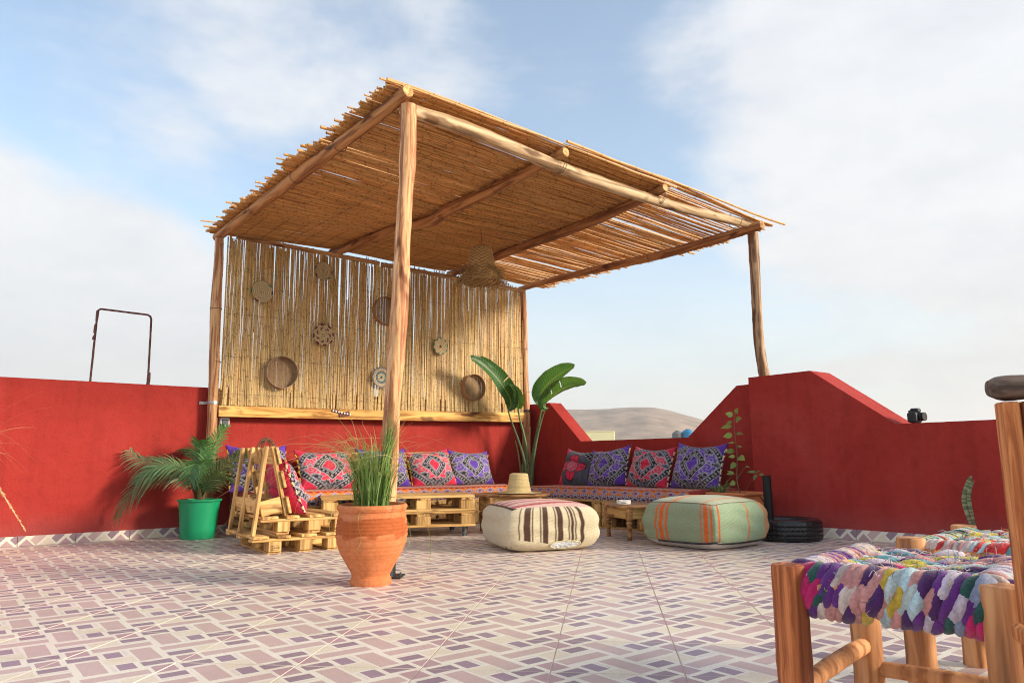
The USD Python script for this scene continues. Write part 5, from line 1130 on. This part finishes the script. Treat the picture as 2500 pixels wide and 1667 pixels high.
def big_leaf(mid, hw, up, fold, tone, seed, tear=(), label=None):
    n, m = 150, 25; P = spline(mid, n); T = np.gradient(P, axis=0); T /= np.linalg.norm(T, axis=1, keepdims=True)
    S = np.cross(T, np.broadcast_to(np.asarray(up, float), P.shape)); S /= np.linalg.norm(S, axis=1, keepdims=True); U = np.cross(S, T)
    t = np.linspace(0, 1, n); w = hw*np.clip(np.sin(PI*np.clip(t*0.93+0.035, 0, 1)), 0, None)**0.62*(1-0.25*t)
    q = np.linspace(-1, 1, m); Q, Tt = q[None, :], t[:, None]
    ang = fold*np.abs(Q); nz = meshkit.fbm(np.stack([Tt*5+0*Q, Q*1.5+0*Tt, 0*Q+0*Tt+seed], -1), 3, seed)-0.5
    lat = np.sin(np.clip(ang, 1e-3, None))/np.clip(ang, 1e-3, None)*np.abs(Q)*np.sign(Q); lat = np.where(np.abs(Q) < 1e-6, 0, Q*np.cos(ang*0.6)); hgt = np.abs(Q)*np.sin(ang*0.9)
    V = P[:, None]+S[:, None]*(lat*w[:, None])[..., None]+U[:, None]*((hgt*w[:, None])+0.05*nz*np.abs(Q))[..., None]+T[:, None]*(0.10*hw*np.abs(Q)**1.5)[..., None]
    vein = 0.80+0.24*np.sin(Tt*170-np.abs(Q)*9)+0.0*Q; col = np.array(tone)*(vein*(1+0.25*nz))[..., None]
    midr = np.abs(Q) < 0.06; col = np.where(midr[..., None]+0*col > 0, np.array([.24, .33, .12]), col)
    edge = (np.abs(Q) > 0.96) & (Tt > 0.1) & (np.sin(Tt*40+seed) > 0.55); col = np.where(edge[..., None]+0*col > 0, np.array([.30, .20, .10]), col)
    F = quads(n, m); i = F[:, 0]//m; j = F[:, 0] % m; keep = np.ones(len(F), bool)
    for (a, side) in tear: keep &= ~((np.abs(i-a*n) < 0.9) & ((j > m*0.60) if side > 0 else (j < m*0.34)))
    put('leaf', bp, (V.reshape(-1, 3), F[keep]), LOOK['leaf'], True, col.reshape(-1, 3), label)
big_leaf([(-.655, -.35, 1.345), (-.63, -.38, 1.43), (-.72, -.42, 1.56), (-.92, -.46, 1.74), (-1.14, -.48, 1.88), (-1.33, -.48, 1.955)], .150, (-0.45, -0.75, 0.45), 0.40, (.05, .15, .035), 2, ((.45, 1), (.8, -1)), 'long drooping leaf pointing left')
big_leaf([(-.49, -.355, 1.375), (-.52, -.40, 1.44), (-.60, -.45, 1.56), (-.72, -.48, 1.66)], .085, (-0.4, -0.8, 0.3), 0.5, (.13, .30, .06), 3, (), 'short young leaf')
big_leaf([(-.35, -.665, 1.40), (-.36, -.64, 1.50), (-.36, -.70, 1.60), (-.36, -.90, 1.72), (-.36, -1.12, 1.80), (-.35, -1.28, 1.83)], .155, (-0.65, -0.62, 0.30), 0.45, (.10, .26, .08), 4, ((.6, 1),), 'upright leaf pointing right')
big_leaf([(-.35, -.715, 1.33), (-.38, -.76, 1.42), (-.40, -.92, 1.50), (-.40, -1.12, 1.575), (-.38, -1.32, 1.61), (-.36, -1.47, 1.60)], .150, (-0.60, -0.55, 0.50), 0.6, (.12, .27, .08), 5, ((.35, -1), (.55, -1), (.8, 1)), 'torn leaf bending to the right')

# planter at the end of the shaded bench
tr = thing('planter', 'terracotta trough behind the green pouf holding a sapling', 'planter', (-0.45, -3.60, 0), 0)
pv = trimesh.creation.box((0.40, 0.38, 0.36)); o = B()
for s in (-1, 1):
    o.add(bx(0.022, 0.40, 0.375, (s*0.20, 0, 0.1875), None, 0.005)); o.add(bx(0.378, 0.022, 0.373, (0, s*0.189, 0.1865), None, 0.005))
    o.add(bx(0.035, 0.43, 0.026, (s*0.205, 0, 0.386), None, 0.008)); o.add(bx(0.375, 0.035, 0.0255, (0, s*0.198, 0.3862), None, 0.008))
put('trough_body', tr, o, LOOK['terracotta'], False)
put('soil', tr, bx(0.376, 0.354, 0.35, (0, 0, 0.18)), LOOK['soil'], False)
sd = thing('spider_plant', 'spiky striped spider plant in front of the purple cushion', 'plant', (-0.52, -3.44, 0.355))
rng = np.random.default_rng(91); b = B()
for k in range(64):
    az = rng.uniform(0, 2*PI); h = rng.uniform(0.10, 0.20); L = rng.uniform(0.25, 1.5)
    geo, c = blade((rng.normal(0, .015), rng.normal(0, .015)), az, h, L, 0.3, rng.uniform(.004, .0065), green(rng, (.12, .20, .05), (.36, .40, .20)), (.40, .42, .22), 10, rng.uniform(.1, .8)); b.add(geo, c)
for az, h in ((-1.6, .22), (-1.3, .24), (-1.9, .20), (2.3, .26), (2.0, .27)):
    geo, c = blade((0.02, -0.03), az, h, 0.35, 0.1, .010, (.12, .22, .05), (.26, .34, .12), 10, 0.1); b.add(geo, c)
put('leaves', sd, b, LOOK['leaf'], True, kind='stuff')
tree = thing('sapling', 'thin sapling with scattered pale green leaves against the red wall', 'sapling', (-0.35, -3.545, 0.36))
stem = spline([(0.03, 0.0, 0), (0.03, 0.045, .16), (0.03, 0.03, .32), (0.04, 0.04, .5), (0.05, 0.055, .66), (0.05, 0.04, .76)], 50)
put('trunk', tree, tube(stem, np.linspace(.0075, .0022, 50), 7, rough=.2), LOOK['twig'], 50)
put('branch', tree, tube(spline([(0.03, 0.04, .15), (0.03, -0.01, .22), (0.03, -0.06, .27)], 10), [.004]*9+[.002], 5), LOOK['twig'], 50)
put('branch', tree, tube(spline([(0.0, -0.04, .02), (0.0, -0.10, .10), (0.0, -0.16, .19), (0.0, -0.19, .22)], 10), [.002]*10, 4), LOOK['twig'], 50)
def leaflet(c, d, L, w, tone, tilt=0.5):
    d = np.asarray(d, float); d /= np.linalg.norm(d); q = np.linspace(0, 1, 9)[:, None]; Q = np.asarray(c)+d*L*q+np.array([0, 0, -1])*L*0.22*q**2
    W = 1.15*w*np.sin(PI*np.clip(q[:, 0]**0.72, 0, 1))**0.9*(1-0.35*q[:, 0]**2); W[-1] = 0.0004
    put('leaf', tree, ribbon(Q, W, (-0.80, -0.45, 0.40), 0.22), LOOK['leaf'], True, np.repeat(np.array(tone)*np.linspace(0.9, 1.1, 9)[:, None], 3, axis=0))
rng = np.random.default_rng(93)
lv = [(.75, (0, .5, .35), .085, .028), (.76, (0, -.5, .7), .09, .022), (.70, (0, .7, 0), .055, .017), (.70, (0, -.8, .35), .10, .030), (.66, (0, .8, .05), .11, .023), (.59, (0, -.8, .1), .105, .016), (.57, (0, .8, .1), .095, .030),
      (.50, (0, .4, .05), .06, .008), (.46, (0, -.7, .02), .07, .010), (.42, (0, .8, .1), .09, .025), (.36, (0, -.8, -.12), .09, .032), (.36, (0, .6, .1), .065, .017), (.32, (0, .3, -.3), .07, .027), (.20, (0, .8, .1), .08, .016), (.18, (0, .7, .5), .08, .012), (.13, (0, .4, -.1), .06, .026)]
for z, d, L, w in lv:
    i = int(np.argmin(np.abs(stem[:, 2]-z))); c = stem[i]+np.array(d)*0.03+np.array([-.01, 0, 0])
    put('leaf_stem', tree, tube([stem[i], c], .0012, 4), LOOK['twig'], True); leaflet(c, np.array(d)+[-.25, 0, 0], L, w, green(rng, (.17, .27, .06), (.30, .40, .10)))
for c, d, L, w in (((0, -.19, .22), (0, .6, .15), .09, .012), ((0, -.19, .22), (0, -.5, .2), .07, .012), ((0, -.22, .20), (0, -.7, .1), .07, .014), ((0, -.2, .2), (0, .3, -.4), .06, .012), ((0, -.25, .15), (0, -.8, .05), .08, .012), ((.03, -.06, .27), (0, -.6, .1), .06, .010)):
    leaflet(c, np.array(d)+[-.2, 0, 0], L, w, green(rng, (.15, .22, .07), (.22, .30, .09)))

# tyre planter with a black stake, and the snake plant in its black pot
ty = thing('tyre', 'black painted tyre lying on the tiles beside the green pouf', 'tyre', (-0.475, -4.09, 0.0), 20)
prof = []
W, Ro, Ri = 0.19, 0.30, 0.185
prof = [(Ri, 0.03), (Ri+0.01, 0.012), (Ro-0.06, 0.0), (Ro-0.025, 0.006), (Ro-0.006, 0.022), (Ro, 0.04), (Ro+0.002, 0.095), (Ro, 0.15), (Ro-0.006, 0.168), (Ro-0.025, 0.184), (Ro-0.06, 0.19), (Ri+0.01, 0.178), (Ri, 0.16), (Ri-0.008, 0.15), (Ri+0.03, 0.10), (Ri-0.008, 0.04), (Ri, 0.03)]
pr = np.array(prof); ua = np.linspace(0, len(pr)-1, 170); pr = np.c_[np.interp(ua, np.arange(len(pr)), pr[:, 0]), np.interp(ua, np.arange(len(pr)), pr[:, 1])]
v, f = lathe(pr, 220); th = np.arctan2(v[:, 1], v[:, 0]); r = np.hypot(v[:, 0], v[:, 1]); tread = (r > Ro-0.012) & (v[:, 2] > 0.02) & (v[:, 2] < 0.17)
zz = v[:, 2]+0.004*np.sign(np.sin(th*46)); gro = np.exp(-(((zz-0.058))/0.0035)**2)+np.exp(-(((zz-0.095))/0.0035)**2)+np.exp(-(((zz-0.132))/0.0035)**2)
sh = (np.sin(th*90) > 0.45)*((v[:, 2] > 0.150)+(v[:, 2] < 0.040)); k = 1-(tread*(0.010*np.clip(gro, 0, 1)+0.004*sh))/r; v[:, 0] *= k; v[:, 1] *= k
put('tread_and_walls', ty, (v, f), LOOK['black_rubber'], 30)
put('soil', ty, lathe([(0, 0.10), (0.205, 0.095)], 40), LOOK['soil'], True)
bs = thing('black_stake', 'charred black log standing upright in the tyre', 'post', (-0.62, -4.02, 0.09))
put('log', bs, tube(spline([(0, 0, 0), (0.002, 0, 0.2), (0.0, 0.002, 0.47)], 24), np.linspace(.040, .036, 24), 14, rough=.10), LOOK['black_paint'], 40)
put('twig_stub', bs, tube([(-.02, .03, .24), (-.035, .06, .29)], [.006, .003], 6), LOOK['black_paint'], 40)
pk = thing('plant_pot', 'low black pot with the snake plant at the foot of the right wall', 'pot', (-0.28, -5.50, 0))
put('pot_body', pk, lathe([(0, 0), (0.11, 0), (0.12, 0.01), (0.135, 0.13), (0.15, 0.135), (0.15, 0.155), (0.135, 0.155), (0.125, 0.13), (0, 0.125)], 40), LOOK['black_rubber'], 40)
sn = thing('snake_plant', 'single upright banded snake plant leaf', 'plant', (-0.30, -5.53, 0.125))
def sword(pts, w, seed):
    P = spline(pts, 160); t = np.linspace(0, 1, 160); W = w*np.interp(t, [0, .15, .5, .85, .95, 1], [.35, .5, 1, .9, .5, .05])
    v, f = ribbon(P, W, (0.65, 0.75, 0.0), 0.25); bandt = np.sin(t*75+2*np.sin(t*23+seed)); c = np.where(bandt[:, None] > 0.1, np.array([.30, .33, .18]), np.array([.13, .18, .09]))
    put('leaf', sn, (v, f), LOOK['leaf'], True, np.repeat(c, 3, axis=0))
sword([(0, 0, 0), (-.015, .02, .14), (-.02, .03, .28), (0.0, -.005, .40), (.01, -.02, .44)], .021, 1)
sword([(.02, -.01, 0), (.0, .0, .16), (.0, .005, .30), (.02, -.035, .405)], .016, 4)

# dry grass at the left edge, beside the wall
dg = thing('dry_grass', 'dry wispy grass with a feathery plume at the left edge', 'grass plant', (-6.22, -0.42, 0.0))
rng = np.random.default_rng(95); b = B()
put('pot_body', thing('clay_pot', 'pot of the dry grass outside the left edge of the view', 'pot', (-6.30, -0.45, 0)), lathe([(0, 0), (.12, 0), (.17, .28), (.18, .29), (.18, .32), (.165, .32), (.16, .28), (0, .28)], 40), LOOK['terracotta'], 40)
for k in range(95):
    dv = Rr*rng.uniform(-0.3, 1.0)+Ff*rng.normal(0, 0.25); az = math.atan2(dv[1], dv[0])
    geo, c = blade((rng.normal(-.08, .05), rng.normal(-.03, .03)), az, rng.uniform(0.5, 1.35), rng.uniform(0.05, 0.42), rng.uniform(0, 0.35), rng.uniform(.0008, .0016), (.42, .34, .16), (.60, .45, .26), 20, rng.uniform(0, .9), rng.normal(0, .5)); g = geo; v = g[0]; v[:, 2] += 0.28; v[:, 1] = np.minimum(v[:, 1], 0.40); b.add((v, g[1]), c)
put('dry_blades', dg, b, LOOK['dry_leaf'], True, kind='stuff')
b = B(); P = spline([(-.10, 0, 1.0), (.10, .03, .74), (.24, .05, .50), (.36, .06, .30), (.44, .065, .165)], 40); b.add(tube(P, .0018, 4), (.55, .42, .22))
for k in range(230):
    i = rng.integers(14, 39); d = P[min(i+1, 39)]-P[i]; d /= np.linalg.norm(d); e = d+rng.normal(0, .16, 3); L = rng.uniform(.03, .075)*(1.2-i/45); b.add(ribbon([P[i], P[i]+e*L*.5, P[i]+e*L], [.0012, .0018, .0004], (.3, -.9, .2), .2), np.array([.66, .50, .27])*rng.uniform(.8, 1.2))
put('plume', dg, b, LOOK['dry_leaf'], True)
# ------------------------------------------------------------------ small fixtures
so = thing('power_socket', 'grey outdoor power socket with a dark flap, under the yellow plank', 'socket', (-4.107, 0, 1.122))
put('housing', so, bx(0.098, 0.05, 0.10, (0, -0.028, 0), None, 0.008), LOOK['white_plastic'], False)
put('flap', so, bx(0.062, 0.012, 0.050, (0.004, -0.058, -0.006), rot('x', 6), 0.004), LOOK['grey_plastic'], False)
put('flap_ridge', so, bx(0.062, 0.010, 0.006, (0.004, -0.060, 0.022), None, 0.002), LOOK['dark_steel'], False)
put('cable', so, tube(spline([(-.02, -.03, -.05), (-.05, -.02, -.058), (-.10, -.014, -.064)], 10), .006, 6), LOOK['grey_plastic'], True)
rf = thing('pipe_frame', 'rusty bent pipe frame rising behind the left red wall', 'pipe frame', (0, 0.30, 0))
def fillet(a, c, b, r, n=7):
    a, c, b = map(np.array, (a, c, b)); p = c+(a-c)/np.linalg.norm(a-c)*r; q = c+(b-c)/np.linalg.norm(b-c)*r
    return [(1-t)**2*p+2*t*(1-t)*c+t*t*q for t in np.linspace(0, 1, n)]
L0, L1, R1, R0 = (-5.312, 0, 0.3), (-5.282, 0, 2.222), (-4.793, 0, 2.212), (-4.772, 0, 0.3)
P = [L0, (-5.307, 0, 0.8), (-5.300, 0, 1.3), (-5.291, 0, 1.8)]+fillet(L0, L1, R1, .035)+[(-5.1, 0, 2.218), (-4.95, 0, 2.215)]+fillet(L1, R1, R0, .045)+[(-4.788, 0, 1.9), (-4.781, 0, 1.4), R0]
P = np.array(P, float); s = np.r_[0, np.cumsum(np.linalg.norm(np.diff(P, axis=0), axis=1))]; ss = np.linspace(0, s[-1], 150); P = np.stack([np.interp(ss, s, P[:, k]) for k in range(3)], 1)
put('pipe', rf, tube(P, .0105, 9, rough=.16), LOOK['rust'], 50)
for x, z, h, r in ((-5.293, 2.02, .09, .015), (-5.296, 1.93, .04, .016), (-5.285, 2.15, .10, .014), (-4.779, 1.555, .13, .018)): put('rust_sleeve', rf, tube([(x, 0, z-h/2), (x+.002, 0, z), (x+.003, 0, z+h/2)], [r*.9, r, r*.9], 9, rough=.25), LOOK['rust'], 50)
wk = thing('twig_bundle', 'small arch of dry brown twigs behind the wooden A-frame', 'twig bundle', (-3.84, -0.52, 0.43)); rng = np.random.default_rng(97)
for k in range(16):
    dx = rng.normal(0, .012); h = .505+rng.normal(0, .012)
    put('twig', wk, tube(spline([(-.07+dx, rng.normal(0, .02), .0), (-.065+dx, rng.normal(0, .02), .42), (-.03+dx, rng.normal(0, .02), h), (.03+dx, rng.normal(0, .02), h-.005), (.065+dx, rng.normal(0, .02), .43), (.07+dx, rng.normal(0, .02), .02)], 22), .003, 4), LOOK['twig'], True)
# camera left on the wall, lens pointing along it
dc = thing('camera_body', 'black camera with a lens standing on the red wall', 'camera', (0.03, -5.035, 0.993), -6)
def soft(sx, sy, sz, at, r=0.3):
    m = trimesh.creation.icosphere(3); v = np.array(m.vertices); n = (np.abs(v)**4.5).sum(1)**(1/4.5); v = v/n[:, None]*np.array([sx, sy, sz])/2
    return v+np.asarray(at), np.array(m.faces)
put('body', dc, soft(.130, .066, .096, (0.02, 0, .046)), LOOK['camera_black'], True)
put('hand_grip', dc, soft(.036, .078, .086, (-.042, -.012, .045)), LOOK['camera_black'], True)
put('grip_slot', dc, bx(.004, .006, .026, (-.0595, -.012, .046)), LOOK['lens_black'], False)
put('pentaprism', dc, soft(.062, .072, .040, (.03, -.004, .104)), LOOK['camera_black'], True)
put('eyepiece', dc, soft(.038, .022, .026, (.03, .041, .096)), LOOK['lens_black'], True)
put('mode_dial', dc, tube([(-.03, .012, .088), (-.03, .012, .101)], .012, 20), LOOK['lens_black'], 40)
ln = holder('lens', dc)
put('barrel', ln, tube([(.025, -.028, .050), (.025, -.070, .050)], [.034, .033], 36), LOOK['lens_black'], 40)
put('focus_ring', ln, tube([(.025, -.050, .050), (.025, -.064, .050)], .0352, 36), LOOK['camera_black'], 40)
put('front_rim', ln, tube([(.025, -.0705, .050), (.025, -.081, .050)], [.036, .037], 36), LOOK['lens_black'], 40)

# ------------------------------------------------------------------ rag-woven stools
PALS = [(.12, .02, .19), (.065, .012, .10), (.54, .46, .55), (.58, .26, .24), (.60, .48, .43), (.44, .58, .62), (.52, .60, .58), (.56, .38, .04), (.62, .52, .05), (.08, .27, .32), (.02, .09, .075), (.50, .01, .12), (.60, .03, .03), (.24, .28, .40), (.58, .50, .56), (.64, .22, .20)]
def lump(b, c, d, L, r, col, rng, flat=1.0):
    d = np.asarray(d, float); d /= np.linalg.norm(d); a = np.cross(d, (0.3, 0.2, 1.0)); a /= np.linalg.norm(a); u = np.cross(a, d)
    v = SPH[0].copy(); prof = 1-0.25*np.abs(v[:, 2])**3; n = meshkit.noise(v*2.4+rng.uniform(0, 50, 3), 1)-0.5; st = 0.05*np.sin(np.arctan2(v[:, 1], v[:, 0])*6+v[:, 2]*3)
    rr = (r*(1+0.30*n+st)*prof)[:, None]
    V = np.asarray(c)+v[:, :1]*rr*a+v[:, 1:2]*rr*u*flat+v[:, 2:3]*(L/2)*d
    b.add((V, SPH[1][:, ::-1]), np.array(col)*(0.92+0.25*(n+0.3))[:, None])
def picks(rng, n, fam):
    out = []; k = rng.choice(fam)
    for i in range(n):
        if rng.random() < 0.42: k = rng.choice(fam)
        out.append(PALS[k])
    return out
def rag_seat(t, A, Bc, D, E, z, rows, r, seed, fams, lumplen, front=None):
    """Seat between corners A (near left), Bc (near right), D (far right), E (far left): twisted ropes lying across, wrapped over every rail."""
    rng = np.random.default_rng(seed); A, Bc, D, E = [np.array([*p, z], float) for p in (A, Bc, D, E)]
    for i in range(rows):
        q = (i+0.5)/rows; a, e = A+(E-A)*q, Bc+(D-Bc)*q; L = np.linalg.norm(e-a); d = (e-a)/L; n = int(L/lumplen); b = B()
        side = (E-A)/np.linalg.norm(E-A)
        for ply in (0, 1):
            cols = picks(rng, n+1, fams[i % len(fams)])
            for k in range(n+1):
                s = (k+0.5*ply)/n; 
                if s > 1: continue
                c = a+(e-a)*s+np.array([0, 0, 0.004+0.006*math.sin(k*2.4+i)+rng.normal(0, .002)-0.016*math.sin(PI*q)*math.sin(PI*s)])+side*(0.42*r*(1 if ply else -1))+rng.normal(0, .0018, 3)
                tw = d+side*(0.55 if ply else 0.45)*rng.uniform(0.6, 1.2)+np.array([0, 0, rng.normal(0, .12)]); lump(b, c, tw, lumplen*2.0*rng.uniform(.85, 1.15), r*rng.uniform(.80, 1.05), cols[k], rng)
        put('rag_rope', t, b, LOOK['rag'], True)
    for (p, q, fam, inner) in ((A, Bc, 0, (E-A)), (A, E, 1, (Bc-A)), (Bc, D, 1, (A-Bc))):
        L = np.linalg.norm(q-p); d = (q-p)/L; inn = inner/np.linalg.norm(inner); n = int(L/(r*1.42)); b = B(); f1 = fams[fam % len(fams)]; cols = []
        k1, k2 = rng.choice(f1, 2)
        for k in range(2*n+4):
            if rng.random() < .30: k1 = rng.choice(f1)
            if rng.random() < .30: k2 = rng.choice(f1)
            cols.append((PALS[k1], PALS[k2]))
        if fam == 0 and front:
            q_ = [front[min(int(k*len(front)/n), len(front)-1)] for k in range(n+6)]; cols = [(PALS[q_[k]], PALS[q_[max(k-1, 0)]]) if k % 2 == 0 else (PALS[q_[max(k-1, 0)]], PALS[q_[k]]) for k in range(n+6)]
        for k in range(n):
            s = 0.045+0.91*(k+0.5)/n; c = p+(q-p)*s; sg = 1 if fam == 0 else 0.7
            def strand(pts, rr, col, m=15):
                P = spline([c+inn*a+d*e*sg+np.array([0, 0, h])+rng.normal(0, .0012, 3) for a, e, h in pts], m); tt = np.linspace(0, 1, m)
                R = rr*(0.30+0.78*np.sin(PI*tt)**0.7)*(1+rng.normal(0, .04, m)); v, f = tube(P, R, 14, rough=.12, rng=rng)
                th = np.tile(np.arange(14)*2*PI/14, m)+np.repeat(tt, 14)*rng.uniform(3, 6)+k; rg = np.sin(3*th); v[:14*m] += (v[:14*m]-np.repeat(P, 14, 0))*0.10*rg[:, None]
                sh = np.r_[0.90+0.16*rg, 1, 1]*rng.uniform(.85, 1.08); b.add((v, f), np.array(col)*sh[:, None])
            strand(((.050, .014, .010), (.024, .010, .0165), (.000, .004, .010), (-.014, -.010, -.018), (-.012, -.026, -.048)), r*rng.uniform(.95, 1.15), cols[k][k % 2])
            strand(((.002, .020, .008), (-.012, .012, -.010), (-.015, -.002, -.034), (-.006, -.016, -.058), (.012, -.026, -.076)), r*rng.uniform(.95, 1.2), cols[k][(k+1) % 2])
            if rng.random() < .85: strand(((-.014, .012, -.022), (-.010, .002, -.050), (.004, -.010, -.076), (.026, -.018, -.084)), r*rng.uniform(.9, 1.1), cols[k+2][k % 2])
        put('wrapped_rail', t, b, LOOK['rag'], True)
    th = B()
    for k in range(320):
        s, q = rng.random(), rng.random()
        if k % 3 == 0: q = rng.uniform(-0.06, 0.06)
        c = A+(Bc-A)*s+(E-A)*q+[0, 0, .016 if q > .05 else rng.uniform(-.06, .016)]; d1 = rng.normal(0, 1, 3)*[1, 1, .6]; d1[2] = abs(d1[2])*0.5 if q > .05 else d1[2]; L = rng.uniform(.008, .026)
        P = spline([c, c+d1*L*.3+rng.normal(0, .004, 3), c+d1*L*.5+rng.normal(0, .007, 3), c+d1*L*.7+rng.normal(0, .009, 3)], 7)
        th.add(tube(P, [.0007]*6+[.0004], 3, cap=False), np.array(PALS[rng.integers(len(PALS))])*0.9+0.08)
    put('loose_threads', t, th, LOOK['rag'], True, kind='stuff')
def leg(t, p, z, r, mat, seed, lean=(0, 0)):
    P = spline([(p[0]-lean[0], p[1]-lean[1], 0.0), (p[0]-lean[0]*.5, p[1]-lean[1]*.5, z*.5), (p[0], p[1], z-.004)], 24); P = np.vstack([P, P[-1:]+[0, 0, .004]])
    R = np.r_[np.linspace(r*1.04, r, 24), r*.9]; put('leg', t, tube(P, R, 20, rough=.07, rng=np.random.default_rng(seed)), LOOK[mat], 45)
A, Bq, E = np.array([-4.963, -6.886]), np.array([-4.886, -7.283]), np.array([-4.475, -6.800]); Dq = Bq+(E-A)
s1 = thing('rag_stool', 'near wooden stool with a chunky purple, yellow and white rag seat', 'stool', group='rag-seated wooden stools')
for k, (p, m) in enumerate(((A, 'stool_dark'), (Bq, 'stool_wood'), (E, 'stool_wood'), (Dq, 'stool_wood'))): leg(s1, p, (.468, .462, .436, .44)[k], .0375, m, 200+k)
def rung(t, p, q, z0, z1, r, mat, seed): put('rung', t, tube(spline([(*p, z0), (*((p+q)/2), (z0+z1)/2+.004), (*q, z1)], 16), [r*.85]+[r]*14+[r*.85], 12, rough=.08, rng=np.random.default_rng(seed)), LOOK[mat], 45)
rung(s1, A, E, .20, .21, .021, 'stool_wood', 210); rung(s1, Bq, Dq, .22, .22, .02, 'stool_wood', 211); rung(s1, A, Bq, .13, .13, .02, 'stool_wood', 212); rung(s1, E, Dq, .15, .15, .02, 'stool_wood', 213)
for p, q in ((A, Bq), (A, E), (E, Dq), (Bq, Dq)): put('seat_rail', s1, tube([(*p, .425), (*q, .425)], .017, 10), LOOK['stool_wood'], 45)
F1 = [[0, 1, 2, 2, 3, 14, 1, 4], [5, 7, 8, 9, 3, 6], [5, 6, 9, 8, 3], [0, 1, 2, 3, 14, 15], [0, 11, 2, 1, 3, 1, 14, 7, 0, 10, 2]]
ia = lambda p, c, k=.040: p+(c-p)/np.linalg.norm(c-p)*k
cen = (A+Bq+E+Dq)/4
rag_seat(s1, ia(A, cen, .012), ia(Bq, cen, .012), ia(Dq, cen, .012), ia(E, cen, .012), .445, 15, .0140, 301, [F1[4], F1[0], F1[1], F1[2], F1[3], F1[0], F1[2]], .038, [11, 10, 12, 0, 2, 0, 4, 1, 3, 0, 3, 1, 7, 3, 5, 7, 6, 7, 5, 0, 3, 1, 2, 0, 1, 2, 0, 12, 10, 11, 13, 11])
C2, D2 = np.array([-4.184, -6.809]), np.array([-3.633, -6.745]); dn = (Bq-A)*1.15
s2 = thing('rag_stool', 'farther stool with a fine bright multicoloured rag seat', 'stool', group='rag-seated wooden stools')
Q2 = [C2, C2+dn, D2+dn, D2]
for k, p in enumerate(Q2): leg(s2, p, .468, .040, 'stool_wood', 220+k)
rung(s2, Q2[0], Q2[1], .335, .315, .018, 'stool_wood', 230); rung(s2, Q2[0], Q2[3], .27, .40, .026, 'stool_wood', 231); rung(s2, Q2[3], Q2[2], .12, .12, .02, 'stool_wood', 232); rung(s2, Q2[1], Q2[2], .25, .25, .02, 'stool_wood', 233)
for i in range(4): put('seat_rail', s2, tube([(*Q2[i], .425), (*Q2[(i+1) % 4], .425)], .017, 10), LOOK['stool_wood'], 45)
c2 = sum(Q2)/4; F2 = [[12, 8, 5, 4, 9, 3], [5, 6, 9, 10, 12, 8], [13, 12, 8, 3, 4, 5, 9], [8, 7, 12, 4]]
rag_seat(s2, ia(Q2[0], c2, .012), ia(Q2[1], c2, .012), ia(Q2[2], c2, .012), ia(Q2[3], c2, .012), .438, 24, .0100, 302, F2, .024)

# chair back at the right edge
wc_ = thing('wooden_chair', 'rough orange wooden chair with a dark weathered top rail at the right edge', 'chair', (-4.947, -7.358, 0), 38.3)
# local x points left-to-right in depth order: x away from the camera, y to the left
put('back_post', wc_, bx(.040, .029, .80, (0, .012, .40), None, .003), LOOK['orange_wood'], False)
put('back_plank', wc_, bx(.030, .085, .46, (-.010, -.049, .57), None, .003), LOOK['orange_wood'], False)
put('back_post', wc_, bx(.040, .036, .80, (0, -.36, .40), None, .005), LOOK['orange_wood'], False)
put('back_plank', wc_, bx(.026, .15, .46, (-.002, -.258, .57), None, .004), LOOK['orange_wood'], False)
tr_ = tube(spline([(0, .040, .826), (0, -.1, .828), (0, -.42, .826)], 24), np.r_[.016, .022, np.full(22, .024)], 14, rough=.12); v = tr_[0]; v[:, 2] = (v[:, 2]-.826)*0.95+.826
put('top_rail', wc_, (v, tr_[1]), LOOK['weathered'], 45)
put('seat', wc_, bx(.36, .44, .03, (-.19, -.17, .40), None, .006), LOOK['orange_wood'], False)
for y in (.01, -.36): put('front_leg', wc_, bx(.04, .036, .384, (-.34, y, .192), None, .005), LOOK['orange_wood'], False)
put('rung', wc_, bx(.30, .022, .022, (-.17, -.36, .2), None, .004), LOOK['orange_wood'], False)
